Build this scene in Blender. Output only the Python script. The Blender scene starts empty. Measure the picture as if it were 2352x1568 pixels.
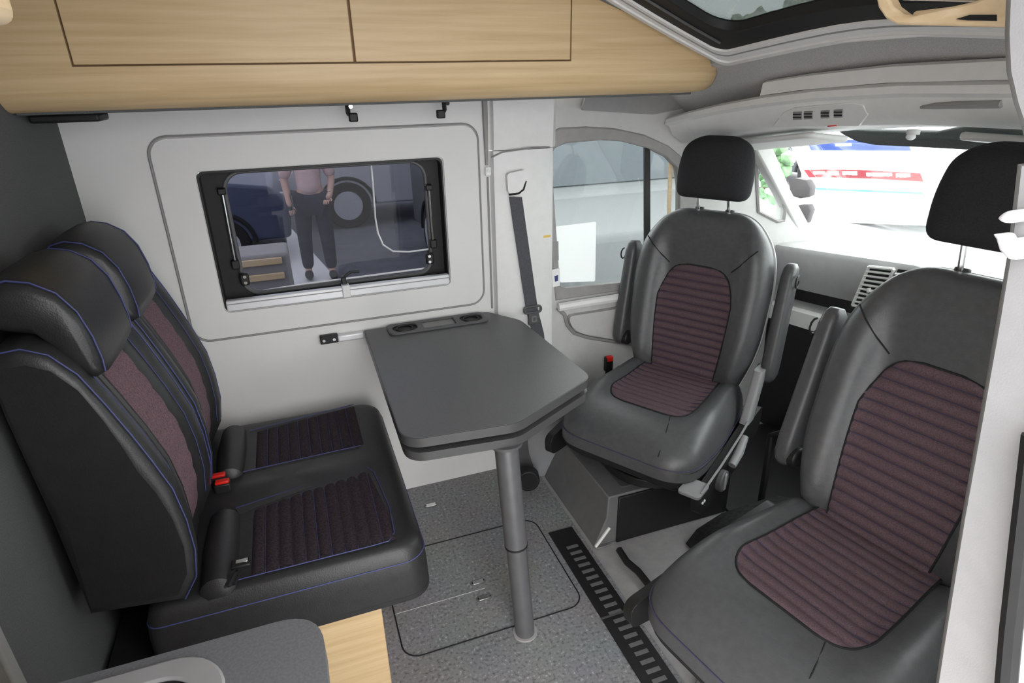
import bpy, bmesh, math, random
from mathutils import Vector, Matrix
random.seed(7)
C = bpy.context.scene.collection
SC = bpy.context.scene

# ------------------------------------------------------------------ camera
# world: x forwards along the van, y across towards the far wall, z up from the living-area floor
CX, CY = 1176.0, 784.0
XO = Vector((5430 - CX, 94 - CY)); YO = Vector((624 - CX, 200 - CY))
F = math.sqrt(-(XO.x * YO.x + XO.y * YO.y))
AX = Vector((XO.x, XO.y, F)).normalized(); AY = Vector((YO.x, YO.y, F)).normalized()
AZ = AX.cross(AY).normalized()
if AZ.y > 0: AZ = -AZ
RIGHT = Vector((AX.x, AY.x, AZ.x)); DOWN = Vector((AX.y, AY.y, AZ.y)); FWD = Vector((AX.z, AY.z, AZ.z))
CAM = Vector((0, 0, 1.5))
cd = bpy.data.cameras.new('camera'); cam = bpy.data.objects.new('camera', cd); C.objects.link(cam)
cd.sensor_width = 36; cd.lens = F / 2352 * 36; cd.clip_start = .02; cd.clip_end = 300
mw = Matrix((RIGHT, -DOWN, -FWD)).transposed().to_4x4(); mw.translation = CAM
cam.matrix_world = mw
SC.camera = cam

def ray(u, v): return RIGHT * ((u - CX) / F) + DOWN * ((v - CY) / F) + FWD
def PY(u, v, y): d = ray(u, v); return CAM + d * (y / d.y)
def PX(u, v, x): d = ray(u, v); return CAM + d * (x / d.x)
def PZ(u, v, z): d = ray(u, v); return CAM + d * ((z - CAM.z) / d.z)

# ------------------------------------------------------------------ world and exposure
W = bpy.data.worlds.new('overcast'); SC.world = W; W.use_nodes = True
nt = W.node_tree; nt.nodes.clear()
wo = nt.nodes.new('ShaderNodeOutputWorld'); bg = nt.nodes.new('ShaderNodeBackground')
tc = nt.nodes.new('ShaderNodeTexCoord'); nz = nt.nodes.new('ShaderNodeTexNoise'); cr = nt.nodes.new('ShaderNodeValToRGB')
nz.inputs['Scale'].default_value = 2.2; nz.inputs['Detail'].default_value = 5
cr.color_ramp.elements[0].position = .3; cr.color_ramp.elements[0].color = (.87, .90, .92, 1)
cr.color_ramp.elements[1].position = .7; cr.color_ramp.elements[1].color = (1, .985, .965, 1)
nt.links.new(tc.outputs['Generated'], nz.inputs['Vector']); nt.links.new(nz.outputs['Fac'], cr.inputs['Fac'])
nt.links.new(cr.outputs['Color'], bg.inputs['Color']); bg.inputs['Strength'].default_value = 4.0
nt.links.new(bg.outputs[0], wo.inputs[0])
vs = SC.view_settings
vs.view_transform = 'Standard'; vs.look = 'None'; vs.gamma = 1; vs.use_curve_mapping = False
vs.exposure = 0.80

# ------------------------------------------------------------------ materials
def mat(name, col, rough=.6, metal=0, var=.06, vscale=30, bump=0, bscale=200, spec=.4, col2=None, stretch=(1, 1, 1), coat=0):
    m = bpy.data.materials.new(name); m.use_nodes = True
    t = m.node_tree; b = t.nodes['Principled BSDF']
    b.inputs['Roughness'].default_value = rough; b.inputs['Metallic'].default_value = metal
    b.inputs['Specular IOR Level'].default_value = spec
    b.inputs['Coat Weight'].default_value = coat
    tc = t.nodes.new('ShaderNodeTexCoord'); mp = t.nodes.new('ShaderNodeMapping'); mp.inputs['Scale'].default_value = stretch
    t.links.new(tc.outputs['Object'], mp.inputs[0])
    n = t.nodes.new('ShaderNodeTexNoise'); n.inputs['Scale'].default_value = vscale; n.inputs['Detail'].default_value = 4
    t.links.new(mp.outputs[0], n.inputs['Vector'])
    r = t.nodes.new('ShaderNodeValToRGB')
    a = [max(0, c * (1 - var)) for c in col]; z = [min(1, c * (1 + var)) for c in (col2 or col)]
    r.color_ramp.elements[0].position = .35; r.color_ramp.elements[0].color = (*a, 1)
    r.color_ramp.elements[1].position = .65; r.color_ramp.elements[1].color = (*z, 1)
    t.links.new(n.outputs['Fac'], r.inputs['Fac']); t.links.new(r.outputs['Color'], b.inputs['Base Color'])
    if bump:
        n2 = t.nodes.new('ShaderNodeTexNoise'); n2.inputs['Scale'].default_value = bscale; n2.inputs['Detail'].default_value = 3
        t.links.new(mp.outputs[0], n2.inputs['Vector'])
        bp = t.nodes.new('ShaderNodeBump'); bp.inputs['Strength'].default_value = bump; bp.inputs['Distance'].default_value = .002
        t.links.new(n2.outputs['Fac'], bp.inputs['Height']); t.links.new(bp.outputs[0], b.inputs['Normal'])
    return m

def glass(name, tint, gloss=.06, rough=.0):
    m = bpy.data.materials.new(name); m.use_nodes = True
    t = m.node_tree; t.nodes.clear()
    o = t.nodes.new('ShaderNodeOutputMaterial'); tr = t.nodes.new('ShaderNodeBsdfTransparent'); gl = t.nodes.new('ShaderNodeBsdfGlossy')
    tr.inputs[0].default_value = (*tint, 1); gl.inputs['Roughness'].default_value = rough
    fr = t.nodes.new('ShaderNodeFresnel'); fr.inputs[0].default_value = 1.45
    mu = t.nodes.new('ShaderNodeMath'); mu.operation = 'MULTIPLY'; mu.inputs[1].default_value = gloss / .06
    t.links.new(fr.outputs[0], mu.inputs[0])
    mx = t.nodes.new('ShaderNodeMixShader'); t.links.new(mu.outputs[0], mx.inputs[0])
    t.links.new(tr.outputs[0], mx.inputs[1]); t.links.new(gl.outputs[0], mx.inputs[2]); t.links.new(mx.outputs[0], o.inputs[0])
    return m

def wood_mat(name, c1, c2, rough=.42):
    m = bpy.data.materials.new(name); m.use_nodes = True
    t = m.node_tree; b = t.nodes['Principled BSDF']; b.inputs['Roughness'].default_value = rough
    b.inputs['Specular IOR Level'].default_value = .45
    tc = t.nodes.new('ShaderNodeTexCoord'); mp = t.nodes.new('ShaderNodeMapping'); mp.inputs['Scale'].default_value = (1.2, 14, 34)
    t.links.new(tc.outputs['Object'], mp.inputs[0])
    n = t.nodes.new('ShaderNodeTexNoise'); n.inputs['Scale'].default_value = 2.4; n.inputs['Detail'].default_value = 7; n.inputs['Distortion'].default_value = .35
    t.links.new(mp.outputs[0], n.inputs['Vector'])
    r = t.nodes.new('ShaderNodeValToRGB')
    r.color_ramp.elements[0].position = .3; r.color_ramp.elements[0].color = (*c1, 1)
    r.color_ramp.elements[1].position = .68; r.color_ramp.elements[1].color = (*c2, 1)
    t.links.new(n.outputs['Fac'], r.inputs['Fac']); t.links.new(r.outputs['Color'], b.inputs['Base Color'])
    return m

def speck_mat(name, base, light, dark):
    m = bpy.data.materials.new(name); m.use_nodes = True
    t = m.node_tree; b = t.nodes['Principled BSDF']; b.inputs['Roughness'].default_value = .5
    tc = t.nodes.new('ShaderNodeTexCoord')
    n = t.nodes.new('ShaderNodeTexNoise'); n.inputs['Scale'].default_value = 105; n.inputs['Detail'].default_value = 4
    r = t.nodes.new('ShaderNodeValToRGB'); e = r.color_ramp.elements
    e[0].position = .34; e[0].color = (*dark, 1); e[1].position = .47; e[1].color = (*base, 1)
    x = e.new(.6); x.color = (*base, 1); x = e.new(.7); x.color = (*light, 1)
    n2 = t.nodes.new('ShaderNodeTexNoise'); n2.inputs['Scale'].default_value = 5; n2.inputs['Detail'].default_value = 3
    mx = t.nodes.new('ShaderNodeMix'); mx.data_type = 'RGBA'; mx.blend_type = 'MULTIPLY'; mx.inputs[0].default_value = .25
    t.links.new(tc.outputs['Object'], n.inputs['Vector']); t.links.new(tc.outputs['Object'], n2.inputs['Vector'])
    t.links.new(n.outputs['Fac'], r.inputs['Fac']); t.links.new(r.outputs['Color'], mx.inputs[6]); t.links.new(n2.outputs['Color'], mx.inputs[7])
    t.links.new(mx.outputs[2], b.inputs['Base Color'])
    return m

M = dict(
    wall=mat('wall_laminate', (.68, .67, .66), .55, var=.015, vscale=8, bump=.05, bscale=600),
    plastic=mat('light_grey_plastic', (.72, .715, .70), .5, var=.02, bump=.06, bscale=500),
    trim=mat('pale_trim_plastic', (.76, .755, .745), .45, var=.02),
    midgrey=mat('mid_grey_plastic', (.27, .265, .26), .5, var=.04),
    doorframe=mat('grey_door_rubber', (.30, .29, .285), .6, var=.05),
    carpet=mat('grey_headliner_felt', (.46, .45, .445), .95, var=.12, vscale=400, bump=.5, bscale=700, spec=.1),
    partition=mat('dark_grey_felt', (.098, .102, .103), .8, var=.12, vscale=300, bump=.3, bscale=500, spec=.2),
    wood=wood_mat('beech_laminate', (.53, .37, .195), (.64, .47, .27)),
    wood_pale=wood_mat('pale_beech', (.62, .46, .27), (.74, .58, .38)),
    edge=mat('joint_brown', (.20, .12, .06), .7),
    vinyl=speck_mat('speckled_grey_vinyl', (.26, .26, .268), (.52, .52, .53), (.14, .14, .145)),
    vinyl_pale=mat('pale_grey_vinyl', (.34, .33, .33), .6, var=.06),
    leather=mat('black_leather', (.021, .021, .022), .42, var=.1, vscale=60, bump=.25, bscale=350, spec=.5),
    leather_cab=mat('glare_lightened_leather', (.068, .069, .072), .38, var=.08, vscale=60, bump=.2, bscale=350, spec=.5),  # black leather lightened to carry the veiling glare over the cab seats
    leather_side=mat('matt_black_leatherette', (.014, .014, .0145), .6, var=.1, bump=.2, bscale=300, spec=.3),
    fabric=mat('plum_weave', (.070, .050, .058), .75, var=.08, vscale=420, bump=.3, bscale=600, spec=.25, col2=(.112, .066, .078)),
    fabric_dark=mat('dark_plum_weave', (.024, .021, .027), .8, var=.25, vscale=200, bump=.3, bscale=600, spec=.2, col2=(.042, .028, .034)),
    blackfelt=mat('black_felt', (.035, .035, .036), .95, var=.25, vscale=60, bump=.4, bscale=200, spec=.1),
    headcloth=mat('black_headrest_cloth', (.024, .024, .026), .85, var=.15, vscale=300, bump=.3, bscale=500, spec=.2),
    thread=mat('blue_thread', (.05, .057, .17), .6, var=.1),
    thread_soft=mat('violet_thread', (.045, .040, .085), .6, var=.1),
    seam=mat('seam_black', (.008, .008, .009), .8),
    table=mat('anthracite_laminate', (.105, .106, .108), .42, var=.12, vscale=500, bump=.1, bscale=800, spec=.5),
    table_edge=mat('anthracite_edge', (.065, .065, .065), .35, var=.05),
    counter=mat('slate_worktop', (.115, .116, .124), .45, var=.12, vscale=300),
    black=mat('black_plastic', (.012, .012, .012), .5, var=.1),
    blackrub=mat('black_rubber', (.010, .010, .010), .6, var=.1),
    darkgrey=mat('dark_grey_metal', (.085, .085, .088), .4, var=.06),
    legm=mat('grey_lacquered_tube', (.13, .13, .135), .35, metal=.3, var=.05),
    steel=mat('pedestal_grey_steel', (.14, .14, .14), .5, var=.06),
    chrome=mat('brushed_chrome', (.75, .75, .75), .22, metal=1, var=.03),
    satin=mat('satin_steel', (.33, .33, .335), .38, metal=.35, var=.03),
    alu=mat('white_aluminium', (.72, .72, .74), .35, metal=.2, var=.02),
    lever=mat('grey_lever_plastic', (.26, .26, .265), .4, var=.03),
    shell=mat('grey_seat_shell', (.38, .38, .39), .45, var=.03),
    dash=mat('dash_grey_plastic', (.36, .36, .36), .55, var=.03, bump=.1, bscale=500),
    fabric_bench=mat('lightened_bench_plum_weave', (.115, .085, .095), .8, var=.12, vscale=260, bump=.3, bscale=600, spec=.2, col2=(.19, .11, .13)),  # plum weave lightened to make up for low light at the bench backs
    doorcard=mat('door_card_plastic', (.50, .495, .485), .55, var=.03, bump=.1, bscale=400),
    pillar=mat('grey_white_pillar_trim', (.36, .355, .36), .5, var=.03, bump=.1, bscale=500),
    white=mat('white_plastic', (.82, .82, .82), .4, var=.01),
    red=mat('red_button', (.75, .02, .012), .4, var=.05),
    belt=mat('grey_webbing', (.075, .075, .085), .8, var=.15, vscale=300, bump=.3),
    beltblack=mat('black_webbing', (.02, .02, .021), .8, var=.15, vscale=300, bump=.3),
    acrylic=glass('smoked_acrylic', (.30, .305, .335), .02),
    skyglass=glass('tinted_roof_glass', (.29, .31, .305), .03),
    clear=glass('clear_screen', (.94, .97, .96), .015),
    doorglass=glass('green_door_glass', (.74, .77, .76), .04),
    asphalt=mat('pale_concrete', (.56, .56, .58), .9, var=.1, vscale=3),
    carsilver=mat('silver_paint', (.55, .56, .60), .35, metal=.3, var=.02),
    carwhite=mat('white_paint', (.85, .85, .85), .35, var=.01),
    cargrey=mat('grey_paint', (.125, .13, .135), .35, var=.03),
    carblue=mat('navy_paint', (.06, .075, .13), .4, var=.03),
    cardark=mat('slate_paint', (.05, .055, .07), .4, var=.03),
    carglass=mat('car_window_dark', (.05, .06, .07), .15, var=.05),
    tyre=mat('tyre_rubber', (.015, .015, .015), .8, var=.1),
    bandblue=mat('blue_band', (.035, .07, .30), .6, var=.03),
    bandred=mat('red_band', (.30, .025, .035), .6, var=.03),
    teal=mat('teal_canvas', (.12, .42, .40), .8, var=.05),
    yellow=mat('yellow_paint', (.75, .52, .12), .6),
    leaf=mat('haze_paled_leaf', (.42, .45, .38), .8, var=.4, vscale=3),  # leaf colour paled to carry the haze in front of the far trees
    bark=mat('tree_bark', (.12, .09, .06), .9, var=.3),
    skin=mat('skin', (.62, .40, .33), .6), shirt=mat('pale_pink_cotton', (.72, .52, .52), .9, var=.08),
    trouser=mat('navy_denim', (.022, .026, .05), .9, var=.15), hair=mat('brown_hair', (.05, .03, .02), .7),
    shoe=mat('black_shoe', (.02, .02, .02), .6), eye=mat('eye_white', (.8, .8, .8), .3), lip=mat('lip', (.5, .2, .2), .6),
)
def paper_mat():
    m = bpy.data.materials.new('white_paper'); m.use_nodes = True
    t = m.node_tree; t.nodes.clear()
    o = t.nodes.new('ShaderNodeOutputMaterial'); d = t.nodes.new('ShaderNodeBsdfDiffuse'); r = t.nodes.new('ShaderNodeBsdfTranslucent')
    for n in (d, r): n.inputs[0].default_value = (.95, .95, .95, 1)
    mx = t.nodes.new('ShaderNodeMixShader'); mx.inputs[0].default_value = .75
    t.links.new(d.outputs[0], mx.inputs[1]); t.links.new(r.outputs[0], mx.inputs[2]); t.links.new(mx.outputs[0], o.inputs[0])
    return m
M['paper'] = paper_mat()

# ------------------------------------------------------------------ mesh helpers
def V(*a): return Vector(a)
def link(name, me, m, parent=None, smooth=True, bevel=0, seg=2, sub=0, angle=40):
    o = bpy.data.objects.new(name, me); C.objects.link(o)
    if m: me.materials.append(M[m] if isinstance(m, str) else m)
    if smooth:
        for p in me.polygons: p.use_smooth = True
        me.set_sharp_from_angle(angle=math.radians(angle))
    if bevel:
        b = o.modifiers.new('bevel', 'BEVEL'); b.width = bevel; b.segments = seg; b.limit_method = 'ANGLE'; b.angle_limit = math.radians(35); b.harden_normals = False
    if sub:
        s = o.modifiers.new('sub', 'SUBSURF'); s.levels = sub; s.render_levels = sub
    if parent:
        o.parent = parent
        if parent.name in ROOTS: o.matrix_parent_inverse = ROOTS[parent.name]
    return o
def frombm(name, bm, m, parent=None, **k):
    bmesh.ops.remove_doubles(bm, verts=bm.verts, dist=1e-6)
    bmesh.ops.recalc_face_normals(bm, faces=bm.faces)
    me = bpy.data.meshes.new(name); bm.to_mesh(me); bm.free()
    return link(name, me, m, parent, **k)
def tag(o, label=None, cat=None, group=None, kind=None):
    if label: o['label'] = label
    if cat: o['category'] = cat
    if group: o['group'] = group
    if kind: o['kind'] = kind
    return o
def empty(name, loc, label, cat, group=None, rz=0):
    o = bpy.data.objects.new(name, None); C.objects.link(o); o.location = loc; o.rotation_euler = (0, 0, rz); o.empty_display_size = .1
    return tag(o, label, cat, group)
ROOTS = {}   # empties whose parts are given in world coordinates
def thing(name, loc, label, cat, group=None):
    o = empty(name, loc, label, cat, group); ROOTS[o.name] = Matrix.Translation(Vector(loc)).inverted(); return o
def box_bm(x0, x1, y0, y1, z0, z1, bm=None):
    bm = bm or bmesh.new()
    vs = [bm.verts.new((x, y, z)) for x in (x0, x1) for y in (y0, y1) for z in (z0, z1)]
    for f in ((0, 1, 3, 2), (4, 6, 7, 5), (0, 4, 5, 1), (2, 3, 7, 6), (0, 2, 6, 4), (1, 5, 7, 3)): bm.faces.new([vs[i] for i in f])
    return bm
def box(name, x0, x1, y0, y1, z0, z1, m, parent=None, bevel=.004, seg=2, **k):
    return frombm(name, box_bm(x0, x1, y0, y1, z0, z1), m, parent, bevel=bevel, seg=seg, **k)
def rrect(x0, x1, y0, y1, r, n=6):
    if not isinstance(r, (list, tuple)): r = [r] * 4
    out = []
    for (cx, cy, a0, rr) in ((x1 - r[0], y1 - r[0], 0, r[0]), (x0 + r[1], y1 - r[1], 90, r[1]), (x0 + r[2], y0 + r[2], 180, r[2]), (x1 - r[3], y0 + r[3], 270, r[3])):
        for i in range(n + 1):
            a = math.radians(a0 + 90 * i / n); out.append((cx + rr * math.cos(a), cy + rr * math.sin(a)))
    return out
def roundpoly(pts, rad, n=6):
    out = []; N = len(pts)
    for i in range(N):
        p = Vector(pts[i]); a = (Vector(pts[i - 1]) - p); b = (Vector(pts[(i + 1) % N]) - p)
        r = rad[i] if isinstance(rad, (list, tuple)) else rad
        if r <= 0: out.append(tuple(p)); continue
        d = min(r, a.length * .48, b.length * .48)
        s, e = p + a.normalized() * d, p + b.normalized() * d
        for k in range(n + 1):
            t = k / n; q = s * (1 - t) ** 2 + p * 2 * t * (1 - t) + e * t * t; out.append(tuple(q))
    return out
def plate(name, loops, mp, off, m, parent=None, **k):
    """flat piece: first loop outer, the others holes; mp maps 2D to 3D; off is the thickness vector (or function of the 2D point)"""
    bm = bmesh.new(); edges = []; L = []
    for lp in loops:
        vs = [bm.verts.new(mp(*p)) for p in lp]; L.append((vs, lp))
        for i in range(len(vs)): edges.append(bm.edges.new((vs[i], vs[(i + 1) % len(vs)])))
    res = bmesh.ops.triangle_fill(bm, use_beauty=True, use_dissolve=False, edges=edges)
    faces = [g for g in res['geom'] if isinstance(g, bmesh.types.BMFace)]
    off = Vector(off); bv = {}
    for vs, lp in L:
        for v in vs: bv[v] = bm.verts.new(v.co + off)
    for f in faces: bm.faces.new([bv[v] for v in reversed(f.verts)])
    for vs, lp in L:
        for i in range(len(vs)):
            a, b = vs[i], vs[(i + 1) % len(vs)]; bm.faces.new((a, b, bv[b], bv[a]))
    return frombm(name, bm, m, parent, **k)
def XZ(y): return lambda a, b: (a, y, b)
def YZ(x): return lambda a, b: (x, a, b)
def XY(z): return lambda a, b: (a, b, z)
def tube(name, pts, r, m, parent=None, closed=False, n=8, flat=None):
    P = [Vector(p) for p in pts]; N = len(P); bm = bmesh.new(); rings = []
    prev = None
    for i in range(N):
        if closed: t = P[(i + 1) % N] - P[i - 1]
        else: t = P[min(i + 1, N - 1)] - P[max(i - 1, 0)]
        t.normalize()
        if prev is None:
            a = Vector((0, 0, 1)) if abs(t.z) < .9 else Vector((1, 0, 0))
            u = t.cross(a).normalized()
        else:
            u = (prev - t * prev.dot(t)).normalized()
        prev = u; w = t.cross(u)
        rr = r[i] if isinstance(r, (list, tuple)) else r
        rings.append([bm.verts.new(P[i] + (u * math.cos(2 * math.pi * k / n) + w * math.sin(2 * math.pi * k / n)) * rr) for k in range(n)])
    for i in range(N if closed else N - 1):
        a, b = rings[i], rings[(i + 1) % N]
        for k in range(n): bm.faces.new((a[k], a[(k + 1) % n], b[(k + 1) % n], b[k]))
    if not closed:
        bm.faces.new(rings[0]); bm.faces.new(list(reversed(rings[-1])))
    return frombm(name, bm, m, parent)
def ribbon(name, pts, wdir, w, th, m, parent=None):
    """strap: path pts, width direction wdir"""
    wd = Vector(wdir).normalized(); bm = bmesh.new(); R = []
    P = [Vector(p) for p in pts]
    for i, p in enumerate(P):
        t = (P[min(i + 1, len(P) - 1)] - P[max(i - 1, 0)]).normalized(); nrm = t.cross(wd).normalized()
        R.append([bm.verts.new(p + wd * w / 2 * a + nrm * th / 2 * b) for a, b in ((-1, -1), (1, -1), (1, 1), (-1, 1))])
    for a, b in zip(R, R[1:]):
        for k in range(4): bm.faces.new((a[k], a[(k + 1) % 4], b[(k + 1) % 4], b[k]))
    bm.faces.new(R[0]); bm.faces.new(list(reversed(R[-1])))
    return frombm(name, bm, m, parent, angle=60)
def loft(name, secs, m, parent=None, cap=True, closed=True, **k):
    bm = bmesh.new(); R = [[bm.verts.new(p) for p in s] for s in secs]
    n = len(R[0])
    for a, b in zip(R, R[1:]):
        for i in range(n if closed else n - 1): bm.faces.new((a[i], a[(i + 1) % n], b[(i + 1) % n], b[i]))
    if cap and closed: bm.faces.new(R[0]); bm.faces.new(list(reversed(R[-1])))
    return frombm(name, bm, m, parent, **k)
def grid(name, nu, nv, fn, m, parent=None, thick=0, **k):
    bm = bmesh.new(); g = [[bm.verts.new(fn(i / nu, j / nv)) for j in range(nv + 1)] for i in range(nu + 1)]
    for i in range(nu):
        for j in range(nv): bm.faces.new((g[i][j], g[i + 1][j], g[i + 1][j + 1], g[i][j + 1]))
    o = frombm(name, bm, m, parent, **k)
    if thick:
        s = o.modifiers.new('solid', 'SOLIDIFY'); s.thickness = thick; s.offset = 0
    return o
def pillow(name, outline, front, back, mp, m, parent=None, rings=(0, .25, .45, .6, .72, .82, .89, .94, .975, .993, 1), center=None, **k):
    """closed padded body: outline list of 2D points, front/back(a,b,rho) heights, mp(a,b,h)->3D"""
    N = len(outline); bm = bmesh.new()
    if center is None: center = (sum(p[0] for p in outline) / N, sum(p[1] for p in outline) / N)
    def ringset(fn):
        R = []
        for rho in rings:
            if rho == 0: R.append([bm.verts.new(mp(*center, fn(*center, 0)))])
            else: R.append([bm.verts.new(mp(*(q := (center[0] + (p[0] - center[0]) * rho, center[1] + (p[1] - center[1]) * rho)), fn(*q, rho))) for p in outline])
        return R
    A = ringset(front); B = ringset(back)
    for R in (A, B):
        for i in range(N): bm.faces.new((R[0][0], R[1][i], R[1][(i + 1) % N]))
        for a, b in zip(R[1:], R[2:]):
            for i in range(N): bm.faces.new((a[i], b[i], b[(i + 1) % N], a[(i + 1) % N]))
    for i in range(N):
        a, b = A[-1], B[-1]
        try: bm.faces.new((a[i], a[(i + 1) % N], b[(i + 1) % N], b[i]))
        except ValueError: pass
    return frombm(name, bm, m, parent, angle=60, **k)
def rolled(T, p=5): return lambda a, b, r: T * (max(0, 1 - r ** p)) ** .5
def copy_tree(o, parent=None):
    c = o.copy(); C.objects.link(c)
    if parent: c.parent = parent
    for ch in list(o.children): copy_tree(ch, c)
    return c
def struct(o): o['kind'] = 'structure'; return o
def cyl(name, c, r, axis, h, m, parent=None, n=20, bevel=0):
    c = Vector(c); a = Vector(axis).normalized()
    u = a.cross(Vector((0, 0, 1)) if abs(a.z) < .9 else Vector((1, 0, 0))).normalized(); w = a.cross(u)
    sec = lambda d, rr: [c + a * d + (u * math.cos(2 * math.pi * k / n) + w * math.sin(2 * math.pi * k / n)) * rr for k in range(n)]
    return loft(name, [sec(-h / 2, r), sec(h / 2, r)], m, parent, bevel=bevel)
def blob(name, c, rad, m, parent=None, seg=16, rot=None):
    bm = bmesh.new(); bmesh.ops.create_uvsphere(bm, u_segments=seg, v_segments=seg // 2 + 2, radius=1)
    R = Matrix.Rotation(rot, 4, 'Z') if rot else Matrix.Identity(4)
    for v in bm.verts: v.co = (R @ Vector((v.co.x * rad[0], v.co.y * rad[1], v.co.z * rad[2]))) + Vector(c)
    return frombm(name, bm, m, parent, angle=80)

# ================================================================== SETTING
WY = 2.05            # far wall
# floor
struct(box('floor', -1.2, .80, .12, 2.12, -.05, 0, 'vinyl', bevel=0))
struct(box('floor_cab', .80, 2.5, .12, 2.12, -.05, -.004, 'vinyl_pale', bevel=0))
# far wall of the living area with the window opening
WIN = rrect(-.25, .496, .835, 1.275, .018, 4)
wl = struct(plate('wall_left', [[(-.60, 0), (.66, 0), (.66, 1.95), (-.60, 1.95)], WIN], XZ(WY), (0, .03, 0), 'wall'))
# raised rounded surround panel on that wall
pan = plate('surround_panel', [rrect(-.355, .618, .750, 1.372, .05, 6), rrect(-.252, .498, .833, 1.277, .018, 4)], XZ(WY - .007), (0, .010, 0), 'wall', wl, bevel=.004, seg=2)
tube('panel_joint', [(x, WY - .001, z) for x, z in rrect(-.360, .623, .745, 1.377, .054, 6)], .0035, 'midgrey', wl, closed=True, n=6)
# window_1
w1 = tag(bpy.data.objects.new('window_1', None), kind='structure'); C.objects.link(w1)
plate('reveal', [rrect(-.249, .495, .836, 1.274, .018, 4), rrect(-.244, .490, .841, 1.269, .02, 4)], XZ(WY - .004), (0, .07, 0), 'black', w1)
plate('rubber_frame', [rrect(-.249, .495, .836, 1.274, .02, 6), rrect(-.185, .445, .872, 1.262, .05, 6)], XZ(WY + .045), (0, .02, 0), 'blackrub', w1, bevel=.006)
plate('inner_frame', [rrect(-.19, .45, .867, 1.266, .055, 6), rrect(-.178, .438, .880, 1.257, .05, 6)], XZ(WY + .040), (0, .014, 0), 'darkgrey', w1, bevel=.004)
plate('pane', [rrect(-.19, .45, .86, 1.268, .05, 6)], XZ(WY + .058), (0, .004, 0), 'acrylic', w1)
tube('pane_reflection_moulding', [PY(u, v, WY + .056) for u, v in [(852, 372), (857, 430), (862, 500), (868, 535), (880, 562), (903, 577), (940, 578), (1000, 570)]], .0032, 'alu', w1, n=6)  # curved white reflection in the pane, built as a thin pale line
tube('pane_reflection_moulding', [PY(u, v, WY + .056) for u, v in [(545, 640), (560, 662), (600, 668), (700, 652), (985, 615), (1000, 606), (1004, 590)]], .0035, 'alu', w1, n=6)
# blind rail along the bottom, two halves and a catch
for a, b in ((-.243, .122), (.142, .492)):
    r = box('blind_rail', a, b, WY - .012, WY + .012, .838, .874, 'alu', w1, bevel=.004)
    box('rail_groove', a + .002, b - .002, WY - .0135, WY - .010, .861, .864, 'midgrey', r, bevel=0)
ct = box('catch', .119, .145, WY - .016, WY + .015, .836, .88, 'plastic', w1, bevel=.004)
box('catch_lever', .122, .138, WY + .0, WY + .03, .878, .905, 'black', ct, bevel=.003)
tube('catch_hook', [(.13, WY + .01, .9), (.155, WY + .02, .915), (.185, WY + .02, .912)], .005, 'black', ct)
for xa, za, xb, zb, s in ((-.192, 1.20, -.195, .985, 1), (.45, 1.165, .452, .985, -1)):
    st = tube('stay_rod', [(xa, WY + .028, za), (xb, WY + .028, zb)], .004, 'chrome', w1)
    box('stay_knuckle', xb - .012, xb + .012, WY + .02, WY + .036, zb - .02, zb + .01, 'black', st, bevel=.004)
    box('stay_knob', xb + .004 * s, xb + .032 * s, WY + .015, WY + .034, zb - .075, zb - .035, 'black', st, bevel=.006)
    cyl('stay_screw', (xb + .02 * s, WY + .016, zb - .045), .005, (0, 1, 0), .006, 'chrome', st)
    cyl('stay_screw', (xb + .02 * s, WY + .016, zb - .065), .005, (0, 1, 0), .006, 'chrome', st)
    box('rod_end', xa - .012, xa + .012, WY + .02, WY + .04, za, za + .02, 'black', st, bevel=.004)
# partition behind the bench
pt = struct(box('wall_partition', -.60, -.557, .985, 2.06, 0, 1.95, 'partition', bevel=.003))
box('edge_post', -.605, -.552, .955, .985, 0, 1.95, 'midgrey', pt, bevel=.006)
struct(box('wall_rear', -1.25, -1.2, .1, 1.0, 0, 1.95, 'plastic', bevel=0))
struct(box('wall_rear_side', -1.2, -.605, .985, 1.02, 0, 1.95, 'plastic', bevel=0))
# near wall: behind the kitchen, and beside the near cab seat
struct(box('wall_right', -1.25, -.12, .12, .16, 0, 1.95, 'plastic', bevel=0))
YN = .16
struct(plate('door_2', [[(.88, 0), (2.1, 0), (2.1, .9), (1.75, 1.42), (.88, 1.42)], roundpoly([(.98, .76), (1.85, .76), (1.85, .86), (1.6, 1.26), (.98, 1.26)], .05)], XZ(YN), (0, .05, 0), 'plastic'))
struct(plate('window_3', [roundpoly([(.97, .75), (1.86, .75), (1.86, .87), (1.6, 1.27), (.97, 1.27)], .05)], XZ(YN + .01), (0, .004, 0), 'doorglass'))
# ceiling of the living area
struct(plate('ceiling', [[(-1.25, .1), (.50, .1), (.50, 2.12), (-1.25, 2.12)]], XY(1.90), (0, 0, .04), 'carpet'))

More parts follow.
